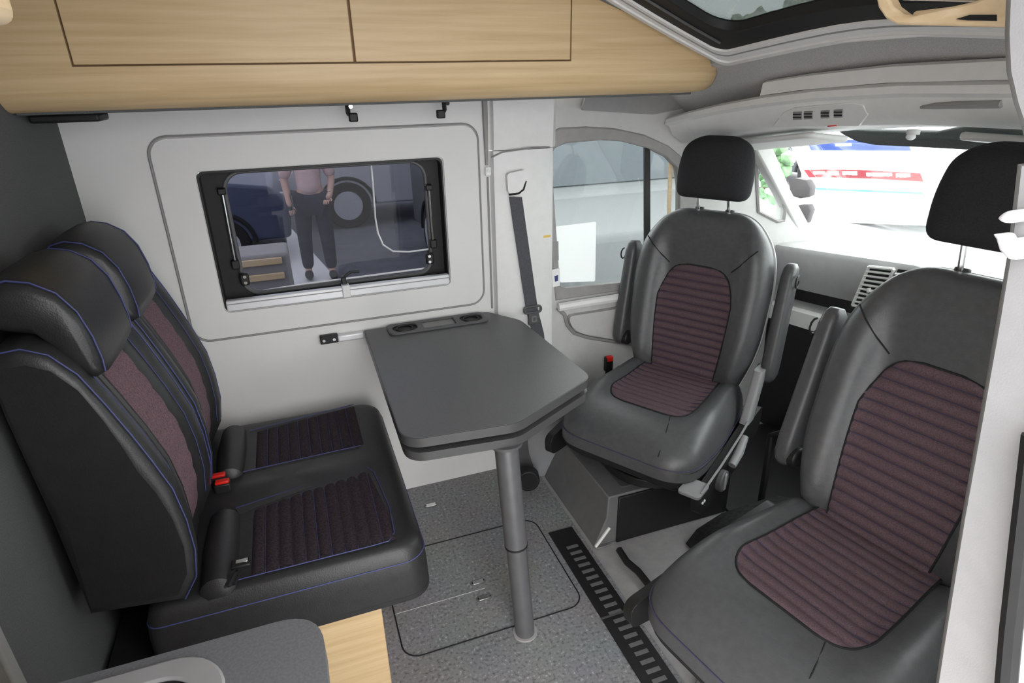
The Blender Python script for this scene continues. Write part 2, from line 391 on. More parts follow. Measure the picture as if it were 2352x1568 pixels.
# ---- roof over the cab: sloping roof light
def rz(x, y): return 1.600 - .108 * (math.sqrt((y - 1.12) ** 2 + .02) - .1414) + .38 * (1.24 - x) + .10 * (1.24 - x) ** 2
def roofpt(x, y, d=0): return (x, y, rz(x, y) + d)
def roofring(name, outer, inner, d0, d1, m, parent=None, n=14, kindstruct=False, **k):
    """ring lying on the curved roof; outer/inner = (x0,x1,y0,y1,r)"""
    def dense(r): 
        pts = rrect(r[0], r[1], r[2], r[3], r[4], 6); out = []
        for a, b in zip(pts, pts[1:] + pts[:1]):
            L = math.dist(a, b); s = max(1, int(L / .08))
            for i in range(s): out.append((a[0] + (b[0] - a[0]) * i / s, a[1] + (b[1] - a[1]) * i / s))
        return out
    bm = bmesh.new(); edges = []; L = []
    for lp in (dense(outer), dense(inner)):
        vs = [bm.verts.new((p[0], p[1], 0)) for p in lp]; L.append(vs)
        for i in range(len(vs)): edges.append(bm.edges.new((vs[i], vs[(i + 1) % len(vs)])))
    res = bmesh.ops.triangle_fill(bm, use_beauty=True, edges=edges)
    fs = [g for g in res['geom'] if isinstance(g, bmesh.types.BMFace)]; bv = {}
    for vs in L:
        for v in vs: bv[v] = bm.verts.new(roofpt(v.co.x, v.co.y, d1))
    for f in fs: bm.faces.new([bv[v] for v in f.verts])
    for vs in L:
        for i in range(len(vs)):
            a, b = vs[i], vs[(i + 1) % len(vs)]; bm.faces.new((a, b, bv[b], bv[a]))
    for vs in L:
        for v in vs: v.co = Vector(roofpt(v.co.x, v.co.y, d0))
    return frombm(name, bm, m, parent, **k)
struct(roofring('ceiling_cab', (.46, 1.275, .10, 2.12, .01), (.52, 1.225, .60, 1.61, .03), 0, .05, 'carpet'))
sk = struct(roofring('window_4', (.47, 1.262, .58, 1.630, .03), (.51, 1.212, .62, 1.588, .04), -.012, .02, 'trim', bevel=.004))
roofring('rail_bead', (.46, 1.272, .57, 1.642, .03), (.475, 1.258, .59, 1.627, .03), -.017, .0, 'plastic', sk)
roofring('rail_shadow', (.50, 1.232, .60, 1.606, .04), (.505, 1.228, .605, 1.602, .04), -.0135, -.011, 'midgrey', sk)
roofring('black_seal', (.505, 1.216, .615, 1.592, .05), (.58, 1.150, .72, 1.490, .07), -.006, .02, 'blackrub', sk, bevel=.004)
grid('roof_pane', 10, 10, lambda a, b: roofpt(.55 + .63 * a, .68 + .88 * b, .018), 'skyglass', sk, thick=.004)
tube('seal_lip', [roofpt(x, 1.54, -.008) for x in (.55, .7, .9, 1.05, 1.17)], .004, 'darkgrey', sk, n=6)

# ---- felt covered step from the roof light down to the shelf over the cab
def zl(y): return 1.472 - .048 * (max(0, (y - .95)) / .7) ** 2
grid('headliner', 8, 30, lambda a, b: (lambda y: (1.272 + .188 * a, y, rz(1.272, y) * (1 - a) + (zl(y) + .0) * a + .008 * math.sin(a * math.pi)))(.16 + 1.94 * b), 'carpet', None, thick=.01)
struct(bpy.data.objects['headliner']); bpy.data.objects['headliner'].name = 'ceiling_step'
box('recess_rail', 1.262, 1.280, .72, 1.32, 1.568, 1.584, 'trim', bpy.data.objects['ceiling_step'], bevel=.003)

# ================================================================== OVERHEAD LOCKER (far side)
LY = 1.68
lk = thing('overhead_locker', (.3, 1.85, 1.46), 'long beech overhead locker above the window with two flap doors and a tapered nose', 'cabinet')
top = [PY(u, v, LY) for u, v in [(1630, 137), (1590, 112), (1540, 84), (1480, 50), (1430, 25), (1370, -3)]]
topxz = [(p.x, p.z) for p in top] + [(.62, 1.775), (.40, 1.83), (.38, 1.89)]
face = [(-.556, 1.89), (-.556, 1.53)] + [(1.255, 1.53)] + topxz
d1 = [(-.395, 1.553), (.199, 1.553), (.199, 1.86), (-.395, 1.86)]
d2 = [(.205, 1.553), (.785, 1.553), (.785, 1.70), (.60, 1.765), (.36, 1.83), (.205, 1.86)]
d2 = [(.205, 1.553), (.785, 1.553), (.785, 1.715), (.60, 1.768), (.38, 1.815), (.205, 1.82)]
plate('front_panel', [face, [(-.399, 1.549), (.789, 1.549), (.789, 1.72), (.60, 1.773), (.38, 1.82), (-.399, 1.864)]], XZ(LY), (0, .018, 0), 'wood', lk)
for dd in (d1, d2):
    dr = plate('flap_door', [dd], XZ(LY - .001), (0, .018, 0), 'wood', lk, bevel=.0015)
box('carcass_back', -.556, 1.0, LY + .010, LY + .0145, 1.54, 1.80, 'edge', lk, bevel=0)
# rounded bottom edge running out into the tapered nose
def nose_sec(x, s):
    # quarter-round profile from the face down and under to the wall; s shrinks it towards the tip
    pts = []
    zt, r = 1.532, .075
    for i in range(10):
        a = math.radians(90 * i / 9)
        pts.append((LY + .0 + r * (1 - math.cos(a)), zt - r * math.sin(a)))
    pts += [(WY - .06, zt - r + .004), (WY - .06, zt), (LY + .02, zt)]
    cy, cz = 1.84, 1.50
    return [(x, cy + (y - cy) * s, cz + (z - cz) * s) for y, z in pts]
secs = [nose_sec(-.556, 1), nose_sec(1.20, 1)]
for x, s in ((1.235, .985), (1.265, .95), (1.288, .88), (1.305, .78), (1.315, .62)): secs.append(nose_sec(x, s))
loft('bullnose', secs, 'wood', lk, angle=50)
box('underside', -.55, 1.24, 1.75, WY - .002, 1.452, 1.459, 'partition', lk, bevel=.002)
plate('end_edge_felt', [[(p[0] + .004, p[1] + .0) for p in topxz[:-1]] + [(p[0] + .055, p[1] + .030) for p in reversed(topxz[:-1])]], XZ(LY + .005), (0, .03, 0), 'midgrey', lk)
# blind hooks under the locker
for (u, dirn) in ((798, 1), (1020, -1)):
    p = PY(u, 248, 1.97)
    h = thing('blind_hook', (p.x, 1.97, 1.40), 'small black cranked hook under the locker, %s' % ('left one above the window' if dirn == 1 else 'right one near the pillar'), 'hook', 'hooks under the overhead locker')
    box('hook_plate', p.x - .03, p.x + .02, 1.95, 1.99, 1.447, 1.454, 'black', h, bevel=.002)
    tube('hook_arm', [(p.x, 1.97, 1.45), (p.x, 1.965, 1.425), (p.x + .003 * dirn, 1.965, 1.42)], .007, 'black', h)
    box('hook_tip', p.x + (.0 if dirn == 1 else -.026), p.x + (.026 if dirn == 1 else 0), 1.955, 1.975, 1.40, 1.425, 'black', h, bevel=.004)
    cyl('hook_screw', (p.x + .008, 1.955, 1.443), .006, (0, 1, 0), .006, 'chrome' if dirn == 1 else 'black', h)
br = box('cable_cover', -.545, -.40, 1.80, 1.90, 1.432, 1.452, 'black', bevel=.006)
tag(br, 'small black cover under the left end of the locker', 'cover')

# ================================================================== PILLAR AND CAB DOOR (far side)
bp = struct(loft('wall_pillar', [[(x, y, z) for x, y in ((.662, WY + .02), (.672, WY - .012), (.70, WY - .022), (.86, WY - .022), (.895, WY - .005), (.915, WY + .05))] for z in (0.0, .45, 1.0, 1.285)], 'trim', angle=30))
loft('upper_cover', [[(x, y, z) for x, y in ((.664, WY + .02), (.675, WY - .004 - d), (.71, WY - .012 - d), (.89, WY - .010 - d), (.925, WY + .035))] for z, d in ((1.287, .004), (1.30, .006), (1.40, .012), (1.475, .012))], 'plastic', bp, angle=30)
tube('cover_joint', [(.664, WY - .012, 1.265), (.70, WY - .026, 1.282), (.80, WY - .026, 1.290), (.89, WY - .01, 1.289)], .003, 'midgrey', bp, n=6)
tube('edge_joint', [(.652, WY - .001, z) for z in (.72, 1.0, 1.2)], .004, 'midgrey', bp, n=6)
tube('curtain_channel', [(.650, WY - .004, z) for z in (1.24, 1.33, 1.40, 1.452)], [.006, .008, .010, .010], 'midgrey', bp, n=8)
fit = box('channel_end', .642, .662, WY - .014, WY, 1.205, 1.235, 'white', bp, bevel=.004)
cyl('fitting_knob', (.652, WY - .012, 1.222), .006, (0, 1, 0), .01, 'plastic', bp)
tagp = box('sticker', .852, .880, WY - .0235, WY - .0225, .972, .980, 'yellow', bp, bevel=0)

def DPt(u, v):
    d = ray(u, v); t = (2.08 + .09 * .9) / (d.y + .09 * d.x); return CAM + d * t
def dpix(L): return [((p := DPt(u, v)).x, p.z) for u, v in L]
def DM(off=0): return lambda a, b: (a, 2.08 - .09 * (a - .9) + off, b)
hole = dpix([(1266, 360), (1274, 340), (1300, 329), (1380, 322), (1430, 325), (1490, 341), (1530, 361), (1552, 385), (1558, 430), (1556, 630), (1500, 641), (1300, 662), (1286, 655)])
frame_o = dpix([(1241, 360), (1244, 330), (1256, 306), (1285, 293), (1345, 290), (1410, 294), (1480, 309), (1535, 334), (1580, 372), (1604, 420), (1600, 640), (1500, 656), (1276, 690)])
quarter = dpix([(1733, 326), (1752, 352), (1790, 430), (1804, 482), (1800, 506), (1786, 508), (1742, 486)])
lowq = dpix([(1564, 452), (1586, 448), (1586, 468), (1564, 478)])
d1o = struct(plate('door_1', [[(.90, 0), (2.10, 0), (2.10, .80), (1.95, 1.0), (1.70, 1.42), (1.66, 1.46), (.90, 1.46)], frame_o, quarter], DM(0), (0, .05, 0), 'doorcard'))
plate('window_rubber', [frame_o, hole], DM(-.006), (0, .03, 0), 'doorframe', d1o, bevel=.006)
w2 = struct(plate('window_2', [dpix([(1246, 345), (1285, 300), (1400, 300), (1500, 325), (1575, 385), (1600, 440), (1598, 640), (1280, 680)])], DM(.03), (0, .004, 0), 'doorglass'))
tube('quarter_seal', [DM(.0)(a, b) for a, b in quarter], .008, 'doorframe', d1o, closed=True, n=6)
plate('quarter_pane', [quarter], DM(.02), (0, .004, 0), 'clear', d1o)
gb = dpix([(1485, 338), (1497, 341), (1497, 640), (1485, 642)])
plate('glass_guide', [gb], DM(.01), (0, .012, 0), 'black', d1o)
plate('seal_strip', [dpix([(1541, 375), (1549, 380), (1545, 495), (1538, 495)])], DM(.012), (0, .006, 0), 'wood_pale', d1o)
# ledge and pocket of the door card
led = [DM(-.02)(*q) for q in dpix([(1278, 702), (1330, 693), (1440, 676), (1600, 652)])]
tube('door_ledge', led, .017, 'trim', d1o)
tube('pocket_edge', [DM(-.004)(*q) for q in dpix([(1280, 706), (1296, 722), (1302, 745), (1318, 764), (1350, 774), (1436, 788), (1560, 800)])], .008, 'midgrey', d1o, n=8)
pk = roundpoly(dpix([(1300, 722), (1440, 700), (1560, 690), (1560, 792), (1432, 780), (1325, 760), (1306, 744)]), .02)
plate('armrest_pad', [pk], DM(-.026), (0, .03, 0), 'doorcard', d1o, bevel=.012, seg=3)
plate('header_felt', [roundpoly([((q_ := PY(u, v, 2.035)).x, q_.z) for u, v in ((1345, 218), (1560, 210), (1650, 205), (1600, 242), (1500, 263), (1335, 253))], .01)], XZ(2.03), (0, .012, 0), 'midgrey', d1o, bevel=.004)
# papers stuck to the door glass
pp = plate('price_sheet', [roundpoly(dpix([(1279, 524), (1377, 512), (1374, 650), (1293, 653)]), .006)], DM(.026), (0, .002, 0), 'paper')
tag(pp, 'blank white sheet of paper stuck on the far cab door window', 'paper')
s1 = plate('window_sticker', [dpix([(1265, 618), (1283, 614), (1284, 654), (1267, 658)])], DM(-.010), (0, .003, 0), 'white'); tag(s1, 'small white sticker with a blue mark at the lower corner of the door window frame', 'sticker')
plate('blue_mark', [dpix([(1271, 632), (1279, 630), (1279, 643), (1272, 645)])], DM(-.0115), (0, .001, 0), 'thread', s1)
s2 = plate('window_sticker', [dpix([(1266, 555), (1280, 553), (1281, 596), (1268, 598)])], DM(-.010), (0, .003, 0), 'midgrey'); tag(s2, 'small grey sticker beside the white sheet on the door window frame', 'sticker')
# A-pillar
ap = struct(loft('trim_1', [[Vector(c) + Vector(o) * s for o in ((-.035, -.02, -.02), (.03, -.02, .02), (.03, .05, .02), (-.035, .05, -.02))] for c, s in (((1.655, 1.955, 1.34), 1), ((1.80, 1.97, 1.17), .8), ((1.90, 1.99, 1.06), .7), ((2.12, 2.0, .80), .8))], 'doorcard', bevel=.008))
# ---- seat belt on the pillar
sb = thing('seat_belt', (.78, 2.02, .55), 'dark grey seat belt hanging from its guide on the far pillar', 'seat belt')
ys = WY - .03
b0, b1, b2 = PY(1184, 452, ys), PY(1222, 712, ys), PY(1236, 765, ys - .002)
ribbon('webbing', [b0, b0.lerp(b1, .5), b1, b2, PY(1246, 860, ys)], (1, 0, -.1), .048, .003, 'belt', sb)
g0 = PY(1183, 420, ys)
plate('guide_cover', [roundpoly([(g0.x - .034, g0.z + .035), (g0.x + .036, g0.z + .045), (g0.x + .036, g0.z - .015), (g0.x + .015, g0.z - .034), (g0.x - .030, g0.z - .034)], .014)], XZ(ys - .014), (0, .022, 0), 'trim', sb, bevel=.006)
tube('guide_slot', [(g0.x - .028, ys - .013, g0.z - .036), (g0.x + .008, ys - .013, g0.z - .034), (g0.x + .026, ys - .013, g0.z - .022), (g0.x + .036, ys - .011, g0.z + .006)], .004, 'black', sb, n=6)
tube('tongue_ring', [(b1.x + dx, ys - .006, b1.z + .004 + dz) for dx, dz in rrect(-.034, .034, -.012, .012, .01, 3)], .005, 'darkgrey', sb, closed=True, n=6)
tg = box('belt_tongue', b1.x - .018, b1.x + .026, ys - .010, ys - .002, b1.z - .058, b1.z - .008, 'darkgrey', sb, bevel=.005)
plate('tongue_plate', [rrect(b1.x - .006, b1.x + .016, b1.z - .046, b1.z - .020, .004), rrect(b1.x + .0, b1.x + .010, b1.z - .040, b1.z - .026, .003)], XZ(ys - .012), (0, .002, 0), 'chrome', tg)
# ---- plastic foot of the pillar and the round heater outlet
ft = tag(loft('pillar_foot_cover', [[(x, y, z) for x, y in ((.70, WY), (.72, 1.98 - d), (.80, 1.93 - d), (.90 + e, 1.93 - d), (.93 + e, WY))] for z, d, e in ((0.0, 0, -.03), (.12, .02, 0), (.30, .03, .02), (.42, .0, .02), (.47, -.08, 0))], 'lever', angle=45), 'light grey plastic cover at the foot of the far pillar behind the table leg', 'cover')
ho = thing('heater_outlet', (.735, 1.90, .06), 'round black heater outlet low on the pillar foot behind the table leg', 'vent')
hc = PZ(1213, 1098, .055)
cyl('outlet_ring', (hc.x, hc.y, .055), .045, (-.3, -1, .1), .05, 'black', ho, bevel=.006)
cyl('outlet_throat', (hc.x - .006, hc.y - .024, .058), .034, (-.3, -1, .1), .006, 'seam', ho)
box('outlet_skirt', .665, .80, 1.94, WY, 0, .30, 'darkgrey', ho, bevel=.03, seg=3)

# ================================================================== TABLE
tb = thing('dining_table', (.45, 1.6, 0), 'anthracite camper table with cut corners, double leaf and one round leg', 'table')
TO = roundpoly([(.175, 2.035), (.628, 2.045), (.715, 1.915), (.742, 1.405), (.455, 1.243), (.165, 1.268)], [.005, .01, .03, .04, .03, .06], 8)
TZ = .711
top_ = plate('table_top', [TO], XY(TZ - .026), (0, 0, .0252), 'table_edge', tb, bevel=.003)
plate('top_laminate', [[((x - .45) * .992 + .45, (y - 1.64) * .993 + 1.64) for x, y in TO]], XY(TZ - .001), (0, 0, .0012), 'table', top_)
TO2 = [((x - .45) * .985 + .452, (y - 1.6) * .985 + 1.598) for x, y in TO if y > 0]
plate('lower_leaf', [TO2], XY(TZ - .068), (0, 0, .024), 'table_edge', tb, bevel=.003)
box('swivel_plate', .25, .62, 1.35, 1.95, TZ - .046, TZ - .024, 'black', tb, bevel=.002)
tt = PZ(1161, 1012, .642)
lt, lb = Vector((tt.x, tt.y, .645)), PZ(1206, 1452, 0)
md = lb.lerp(lt, .49)
lg = tube('table_leg', [lb + V(0, 0, .002), md], .0285, 'legm', tb, n=24)
tube('leg_sleeve', [md, lt], .0315, 'legm', lg, n=24)
tube('sleeve_joint', [md - (lt - lb).normalized() * .004, md + (lt - lb).normalized() * .002], .0325, 'black', lg, n=24)
cyl('floor_ring', (lb.x, lb.y, .003), .036, (0, 0, 1), .005, 'vinyl_pale', lg, n=28)
cyl('leg_head', (lt.x, lt.y, .639), .045, (0, 0, 1), .008, 'darkgrey', lg, n=24)
# cup and pen tray at the wall end
tr = plate('cup_tray', [rrect(.25, .605, 1.938, 2.033, .02, 5), rrect(.266, .352, 1.95, 2.024, .03, 6), rrect(.374, .488, 1.955, 2.02, .008, 4), rrect(.510, .59, 1.95, 2.024, .03, 6)], XY(TZ), (0, 0, .009), 'darkgrey', tb, bevel=.003)
for i, rr in enumerate((rrect(.266, .352, 1.95, 2.024, .03, 6), rrect(.374, .488, 1.955, 2.02, .008, 4), rrect(.510, .59, 1.95, 2.024, .03, 6))):
    plate('tray_well', [rr], XY(TZ + .0005), (0, 0, .001), 'midgrey' if i == 1 else 'black', tr)
for cx in (.309, .55): tube('cup_ring', [(cx + .028 * math.cos(a * .3927), 1.987 + .028 * math.sin(a * .3927), TZ + .004) for a in range(16)], .003, 'black', tr, closed=True, n=6)
# wall rail carrying the table
wr = thing('table_rail', (.1, 2.03, .69), 'aluminium rail with a black end bracket on the wall left of the table', 'rail')
box('rail_bar', .082, .172, 2.024, WY, .683, .708, 'alu', wr, bevel=.006, seg=3)
eb = box('end_bracket', .024, .084, 2.028, WY, .682, .712, 'black', wr, bevel=.003)
for x in (.036, .07): cyl('bracket_screw', (x, 2.027, .696), .005, (0, 1, 0), .004, 'chrome', eb)

# ================================================================== FLOOR FITTINGS
ht = tag(tube('floor_hatch', [(x, y, .0005) for x, y in rrect(.108, .672, 1.266, 1.70, .05, 6)], .0022, 'seam', None, closed=True, n=6), 'rounded hatch let into the grey vinyl floor around the table leg', 'hatch')
tube('hatch_fold', [(.11, 1.44, .0), (.30, 1.44, .0), (.40, 1.44, .0)], .0016, 'vinyl_pale', ht, n=5)
gr = thing('floor_rail', (.735, 1.2, 0), 'black slotted rail let into the floor in front of the pedestals', 'rail')
box('rail_body', .692, .785, .42, 1.602, -.002, .004, 'black', gr, bevel=.001)
box('rail_joint', .690, .787, 1.190, 1.196, .0, .0055, 'darkgrey', gr, bevel=0)
sm = None
for i in range(34):
    y = 1.505 - i * .0305
    if sm is None: sm = box('rail_slot', -.021, .021, -.0065, .0065, 0, .0012, 'steel', gr, bevel=0); o = sm
    else: o = bpy.data.objects.new('rail_slot', sm.data); C.objects.link(o); o.parent = gr; o.matrix_parent_inverse = ROOTS[gr.name]
    o.location = (.742, y, .0038)
for (u, v, w), lab in zip(((990, 1160, 26), (1098, 1337, 22), (1112, 1373, 28)), ('matt grey oval floor socket near the wall under the table', 'bright chrome floor socket beside the table leg, the farther of two', 'bright chrome floor socket beside the table leg, the nearer of two')):
    p = PZ(u, v, 0)
    s = thing('floor_socket', (p.x, p.y, 0), lab, 'socket', 'floor sockets around the table leg')
    plate('socket_cap', [rrect(p.x - .022, p.x + .022, p.y - .008, p.y + .008, .0078, 5)], XY(0), (0, 0, .004), 'chrome' if v > 1200 else 'white', s, bevel=.001)
    plate('socket_rim', [rrect(p.x - .026, p.x + .026, p.y - .012, p.y + .012, .011, 5)], XY(0), (0, 0, .0015), 'steel', s)

# ================================================================== BENCH
bn = thing('bench_seat', (-.1, 1.55, 0), 'black two-place bench seat with blue stitching, headrests and a beech base', 'bench')
box('base_box', -.22, .060, 1.20, 1.95, .0, .31, 'wood', bn, bevel=.003)
box('base_rear', -.545, -.222, 1.205, 1.95, .0, .31, 'black', bn, bevel=.003)
# cushion
CO = rrect(-.44, .192, 1.172, 1.990, [.07, .03, .03, .06], 7)
def ctop(a, b, r): return .31 + .16 * (max(0, 1 - r ** 34)) ** .38 + .012 * math.exp(-((b - 1.565) / .05) ** 2) * (1 if a < .1 else 0)
def dense(pts, step=.03):
    out = []
    for a, b in zip(pts, pts[1:] + pts[:1]):
        s = max(1, int(math.dist(a, b) / step))
        for i in range(s): out.append((a[0] + (b[0] - a[0]) * i / s, a[1] + (b[1] - a[1]) * i / s))
    return out
cu = pillow('seat_cushion', dense(CO), ctop, lambda a, b, r: .325 - .0 * r, lambda a, b, h: (a, b, h), 'leather', bn, center=(-.124, 1.581), rings=(0, .2, .4, .6, .75, .85, .9, .935, .955, .97, .98, .988, .995, 1))
bpy.data.objects['seat_cushion'].name = 'seat_cushion'
# piping round the cushion
CC = (-.124, 1.581)
tube('piping', [(CC[0] + (a - CC[0]) * .984, CC[1] + (b - CC[1]) * .984, ctop(a, b, .984) + .0008) for a, b in dense(CO)], .0018, 'thread', cu, closed=True, n=5)
def ribbed(name, outl, n_along, axis, base, m, parent, lo, hi, count, amp=.006, mp=lambda a, b, h: (a, b, h), stitch='thread', res=90):
    """quilted insert: grid clipped to an outline given as row function outl(t)->(s0,s1); ribs run along s and repeat along t"""
    bm = bmesh.new(); ns = 14; rows = []
    for i in range(res + 1):
        t = lo + (hi - lo) * i / res; s0, s1 = outl(t); ph = ((t - lo) / (hi - lo) * count) % 1.0
        h = amp * (math.sin(math.pi * ph)) ** .55
        rows.append([bm.verts.new(mp(s0 + (s1 - s0) * j / ns, t, base(s0 + (s1 - s0) * j / ns, t) + h * (1 if 0 < j < ns else .3))) for j in range(ns + 1)])
    for a, b in zip(rows, rows[1:]):
        for j in range(ns): bm.faces.new((a[j], a[j + 1], b[j + 1], b[j]))
    o = frombm(name, bm, m, parent, angle=70)
    if stitch:
        for k in range(1, count):
            t = lo + (hi - lo) * k / count; s0, s1 = outl(t)
            tube('quilt_stitch', [mp(s0 + (s1 - s0) * j / 8, t, base(s0 + (s1 - s0) * j / 8, t) + .0012) for j in range(9)], .0011, stitch, o, n=4)
    return o
def lerp(a, b, t): return a + (b - a) * t
def o_near(x):
    t = (x + .245) / .36
    y1 = lerp(1.455, 1.545, min(1, t / .93)) if t < .93 else lerp(1.545, 1.34, (t - .93) / .07)
    return (1.215, y1)
def o_far(x):
    t = (x + .245) / .36; return (lerp(1.668, 1.685, t), lerp(1.88, 1.945, t) if t < .95 else lerp(1.945, 1.9, (t - .95) / .05))
swap = lambda a, b, h: (b, a, h)
ribbed('seat_panel', o_near, 0, 0, lambda s, t: .4705, 'fabric_dark', cu, -.215, .118, 11, mp=swap)
ribbed('seat_panel', o_far, 0, 0, lambda s, t: .4705, 'fabric_dark', cu, -.215, .10, 10, mp=swap)
for pts in ([(-.28, 1.212), (.06, 1.212), (.10, 1.214), (.118, 1.24), (.124, 1.34), (.108, 1.52), (.09, 1.556), (.06, 1.553), (-.10, 1.522), (-.26, 1.49)],
            [(-.27, 1.66), (-.1, 1.668), (.09, 1.676)], [(-.24, 1.90), (-.05, 1.93), (.10, 1.952)]):
    tube('panel_stitch', [(x, y, .4735) for x, y in pts], .0016, 'thread', cu, n=5)
# leather wedge beside each quilted panel
plate('wedge_panel', [[(-.25, 1.462), (.075, 1.548), (.04, 1.55), (-.26, 1.487)]], XY(.468), (0, 0, .006), 'midgrey' and 'leather', cu)
# rolls where cushion meets backrest
for y0, y1 in ((1.19, 1.47), (1.64, 1.92)):
    tube('back_roll', [(-.285, y0, .462), (-.285, y0 + .012, .462), (-.285, (y0 + y1) / 2, .464), (-.285, y1 - .012, .462), (-.285, y1, .462)], [.022, .038, .043, .038, .022], 'leather', cu, n=16)
# backrests
PROF = [(-.345, .478), (-.312, .53), (-.299, .60), (-.298, .68), (-.305, .762), (-.327, .84), (-.349, .904), (-.376, .975), (-.404, 1.042), (-.438, 1.086), (-.475, 1.103), (-.51, 1.10), (-.53, 1.06), (-.532, .99), (-.525, .75), (-.518, .50)]
def bprof(ins, rec=0):
    cx, cz = -.42, .79; out = []
    for i, (x, z) in enumerate(PROF):
        d = Vector((cx - x, cz - z)); d2 = d.normalized() * ins
        r = rec if 1 <= i <= 8 else 0
        out.append((x + d2.x - r, z + d2.y * 1.0))
    return out
def backrest(y0, y1):
    secs = []
    w = y1 - y0
    for t, ins, rec in ((0, .03, 0), (.006, .014, 0), (.016, .005, 0), (.03, 0, 0), (.055, .0, .004), (.075, 0, .018), (.09, 0, .028), (w / 2, 0, .036), (w - .09, 0, .028), (w - .075, 0, .018), (w - .055, 0, .004), (w - .03, 0, 0), (w - .016, .005, 0), (w - .006, .014, 0), (w, .03, 0)):
        secs.append([(x, y0 + t, z) for x, z in bprof(ins, rec)])
    o = loft('backrest', secs, 'leather', bn, angle=75)
    return o
def profx(z):
    P = PROF[:10]
    for (xa, za), (xb, zb) in zip(P, P[1:]):
        if za <= z <= zb: return xa + (xb - xa) * (z - za) / (zb - za)
    return P[-1][0]
for (y0, y1) in ((1.170, 1.548), (1.556, 1.925)):
    bk = backrest(y0, y1)
    # side panel in matt leatherette, blue piping along its edge
    plate('side_panel', [bprof(.032)], lambda a, b: (a, y0 - .0012, b), (0, .006, 0), 'leather_side', bk)
    for yy in (y0 + .012, y1 - .012):
        tube('piping', [(x + .0015, yy, z) for x, z in bprof(.006)[:12]], .0017, 'thread', bk, n=5)
    for yy in (y0 + .066, y1 - .066):
        tube('piping', [(profx(z) - .012 + .0035, yy, z) for z in (.55, .62, .7, .78, .86, .94, 1.0, 1.05)], .0012, 'thread', bk, n=5)
    m_ = (y0 + y1) / 2; hw = (y1 - y0) / 2 - .078
    grid('fabric_panel', 40, 12, lambda a, b: (lambda z, y: (profx(z) - .030 - .006 * (1 - (2 * b - 1) ** 2) + .0035 + .002 * abs(math.sin(a * 9 * math.pi)), y, z))(.53 + .50 * a, m_ - hw + 2 * hw * b), 'fabric_bench', bk, angle=70)
    # two dark belt slots down the panel
    for dy in (-.012, .010):
        ys_ = y0 + .105 + dy
        tube('belt_channel', [(profx(z) - .022, ys_, z) for z in (.54, .62, .7, .78, .86, .94, 1.0, 1.03)], .007, 'black', bk, n=6)
# headrests
HP = [(-.535, 1.13), (-.528, 1.178), (-.505, 1.203), (-.478, 1.209), (-.445, 1.201), (-.412, 1.178), (-.390, 1.14), (-.377, 1.09), (-.370, 1.04), (-.373, 1.012), (-.392, 1.003), (-.412, 1.015), (-.432, 1.06), (-.46, 1.10), (-.50, 1.112)]
def hsec(y, ins, dz):
    out = []; cen = [(-.45, 1.16)] * 4
    for i, (x, z) in enumerate(HP):
        # medial line of the draped pad
        t = min(1, max(0, (x + .50) / .11)); mx, mz = (-.50 + .11 * t, 1.155 - .11 * t ** 2.2)
        d = Vector((mx - x, mz - z)); L = d.length
        d = d * min(1, ins / max(L, 1e-5)); out.append((x + d.x, y, z + d.y + dz))
    return out
for y0, y1, dz in ((1.215, 1.485, 0), (1.545, 1.805, -.006)):
    w = y1 - y0
    hd = loft('headrest', [hsec(y0 + t, i, dz) for t, i in ((0, .024), (.006, .012), (.016, .004), (.03, 0), (w / 2, -.003), (w - .03, 0), (w - .016, .004), (w - .006, .012), (w, .024))], 'leather', bn, angle=75)
    for t in (.014, w - .014):
        tube('piping', [Vector(p) + V(.001, 0, .001) for p in hsec(y0 + t, .004, dz)[1:10]], .0018, 'thread', hd, n=5)
# buckles
for (dx, dy, a) in ((0, .018, 0), (.012, -.018, .4)):
    p = PZ(502, 1106, .50)
    bk = box('buckle', p.x - .022 + dx, p.x + .02 + dx, p.y + dy - .012, p.y + dy + .012, .455, .506, 'black', bn, bevel=.004)
    box('release_button', p.x - .018 + dx, p.x + .018 + dx, p.y + dy - .009, p.y + dy + .009, .505, .514, 'red', bk, bevel=.003)
# loose end of the near belt with its label
bb = thing('lap_belt', (-.2, 1.2, .48), 'folded black lap belt end with a small chrome plate lying on the near bench place', 'seat belt')
q0, q1 = PZ(555, 1300, .487), PZ(525, 1345, .482)
ribbon('webbing', [(-.25, 1.185, .500), (-.235, 1.19, .499), (q1.x, q1.y, .496), (q0.x, q0.y, .496)], (.3, 1, 0), .04, .004, 'beltblack', bb)
box('belt_tongue', q0.x - .02, q0.x + .022, q0.y - .016, q0.y + .012, .494, .502, 'black', bb, bevel=.003)
box('tongue_plate', q0.x - .010, q0.x + .016, q0.y - .006, q0.y + .006, .5015, .5035, 'chrome', bb, bevel=.001)

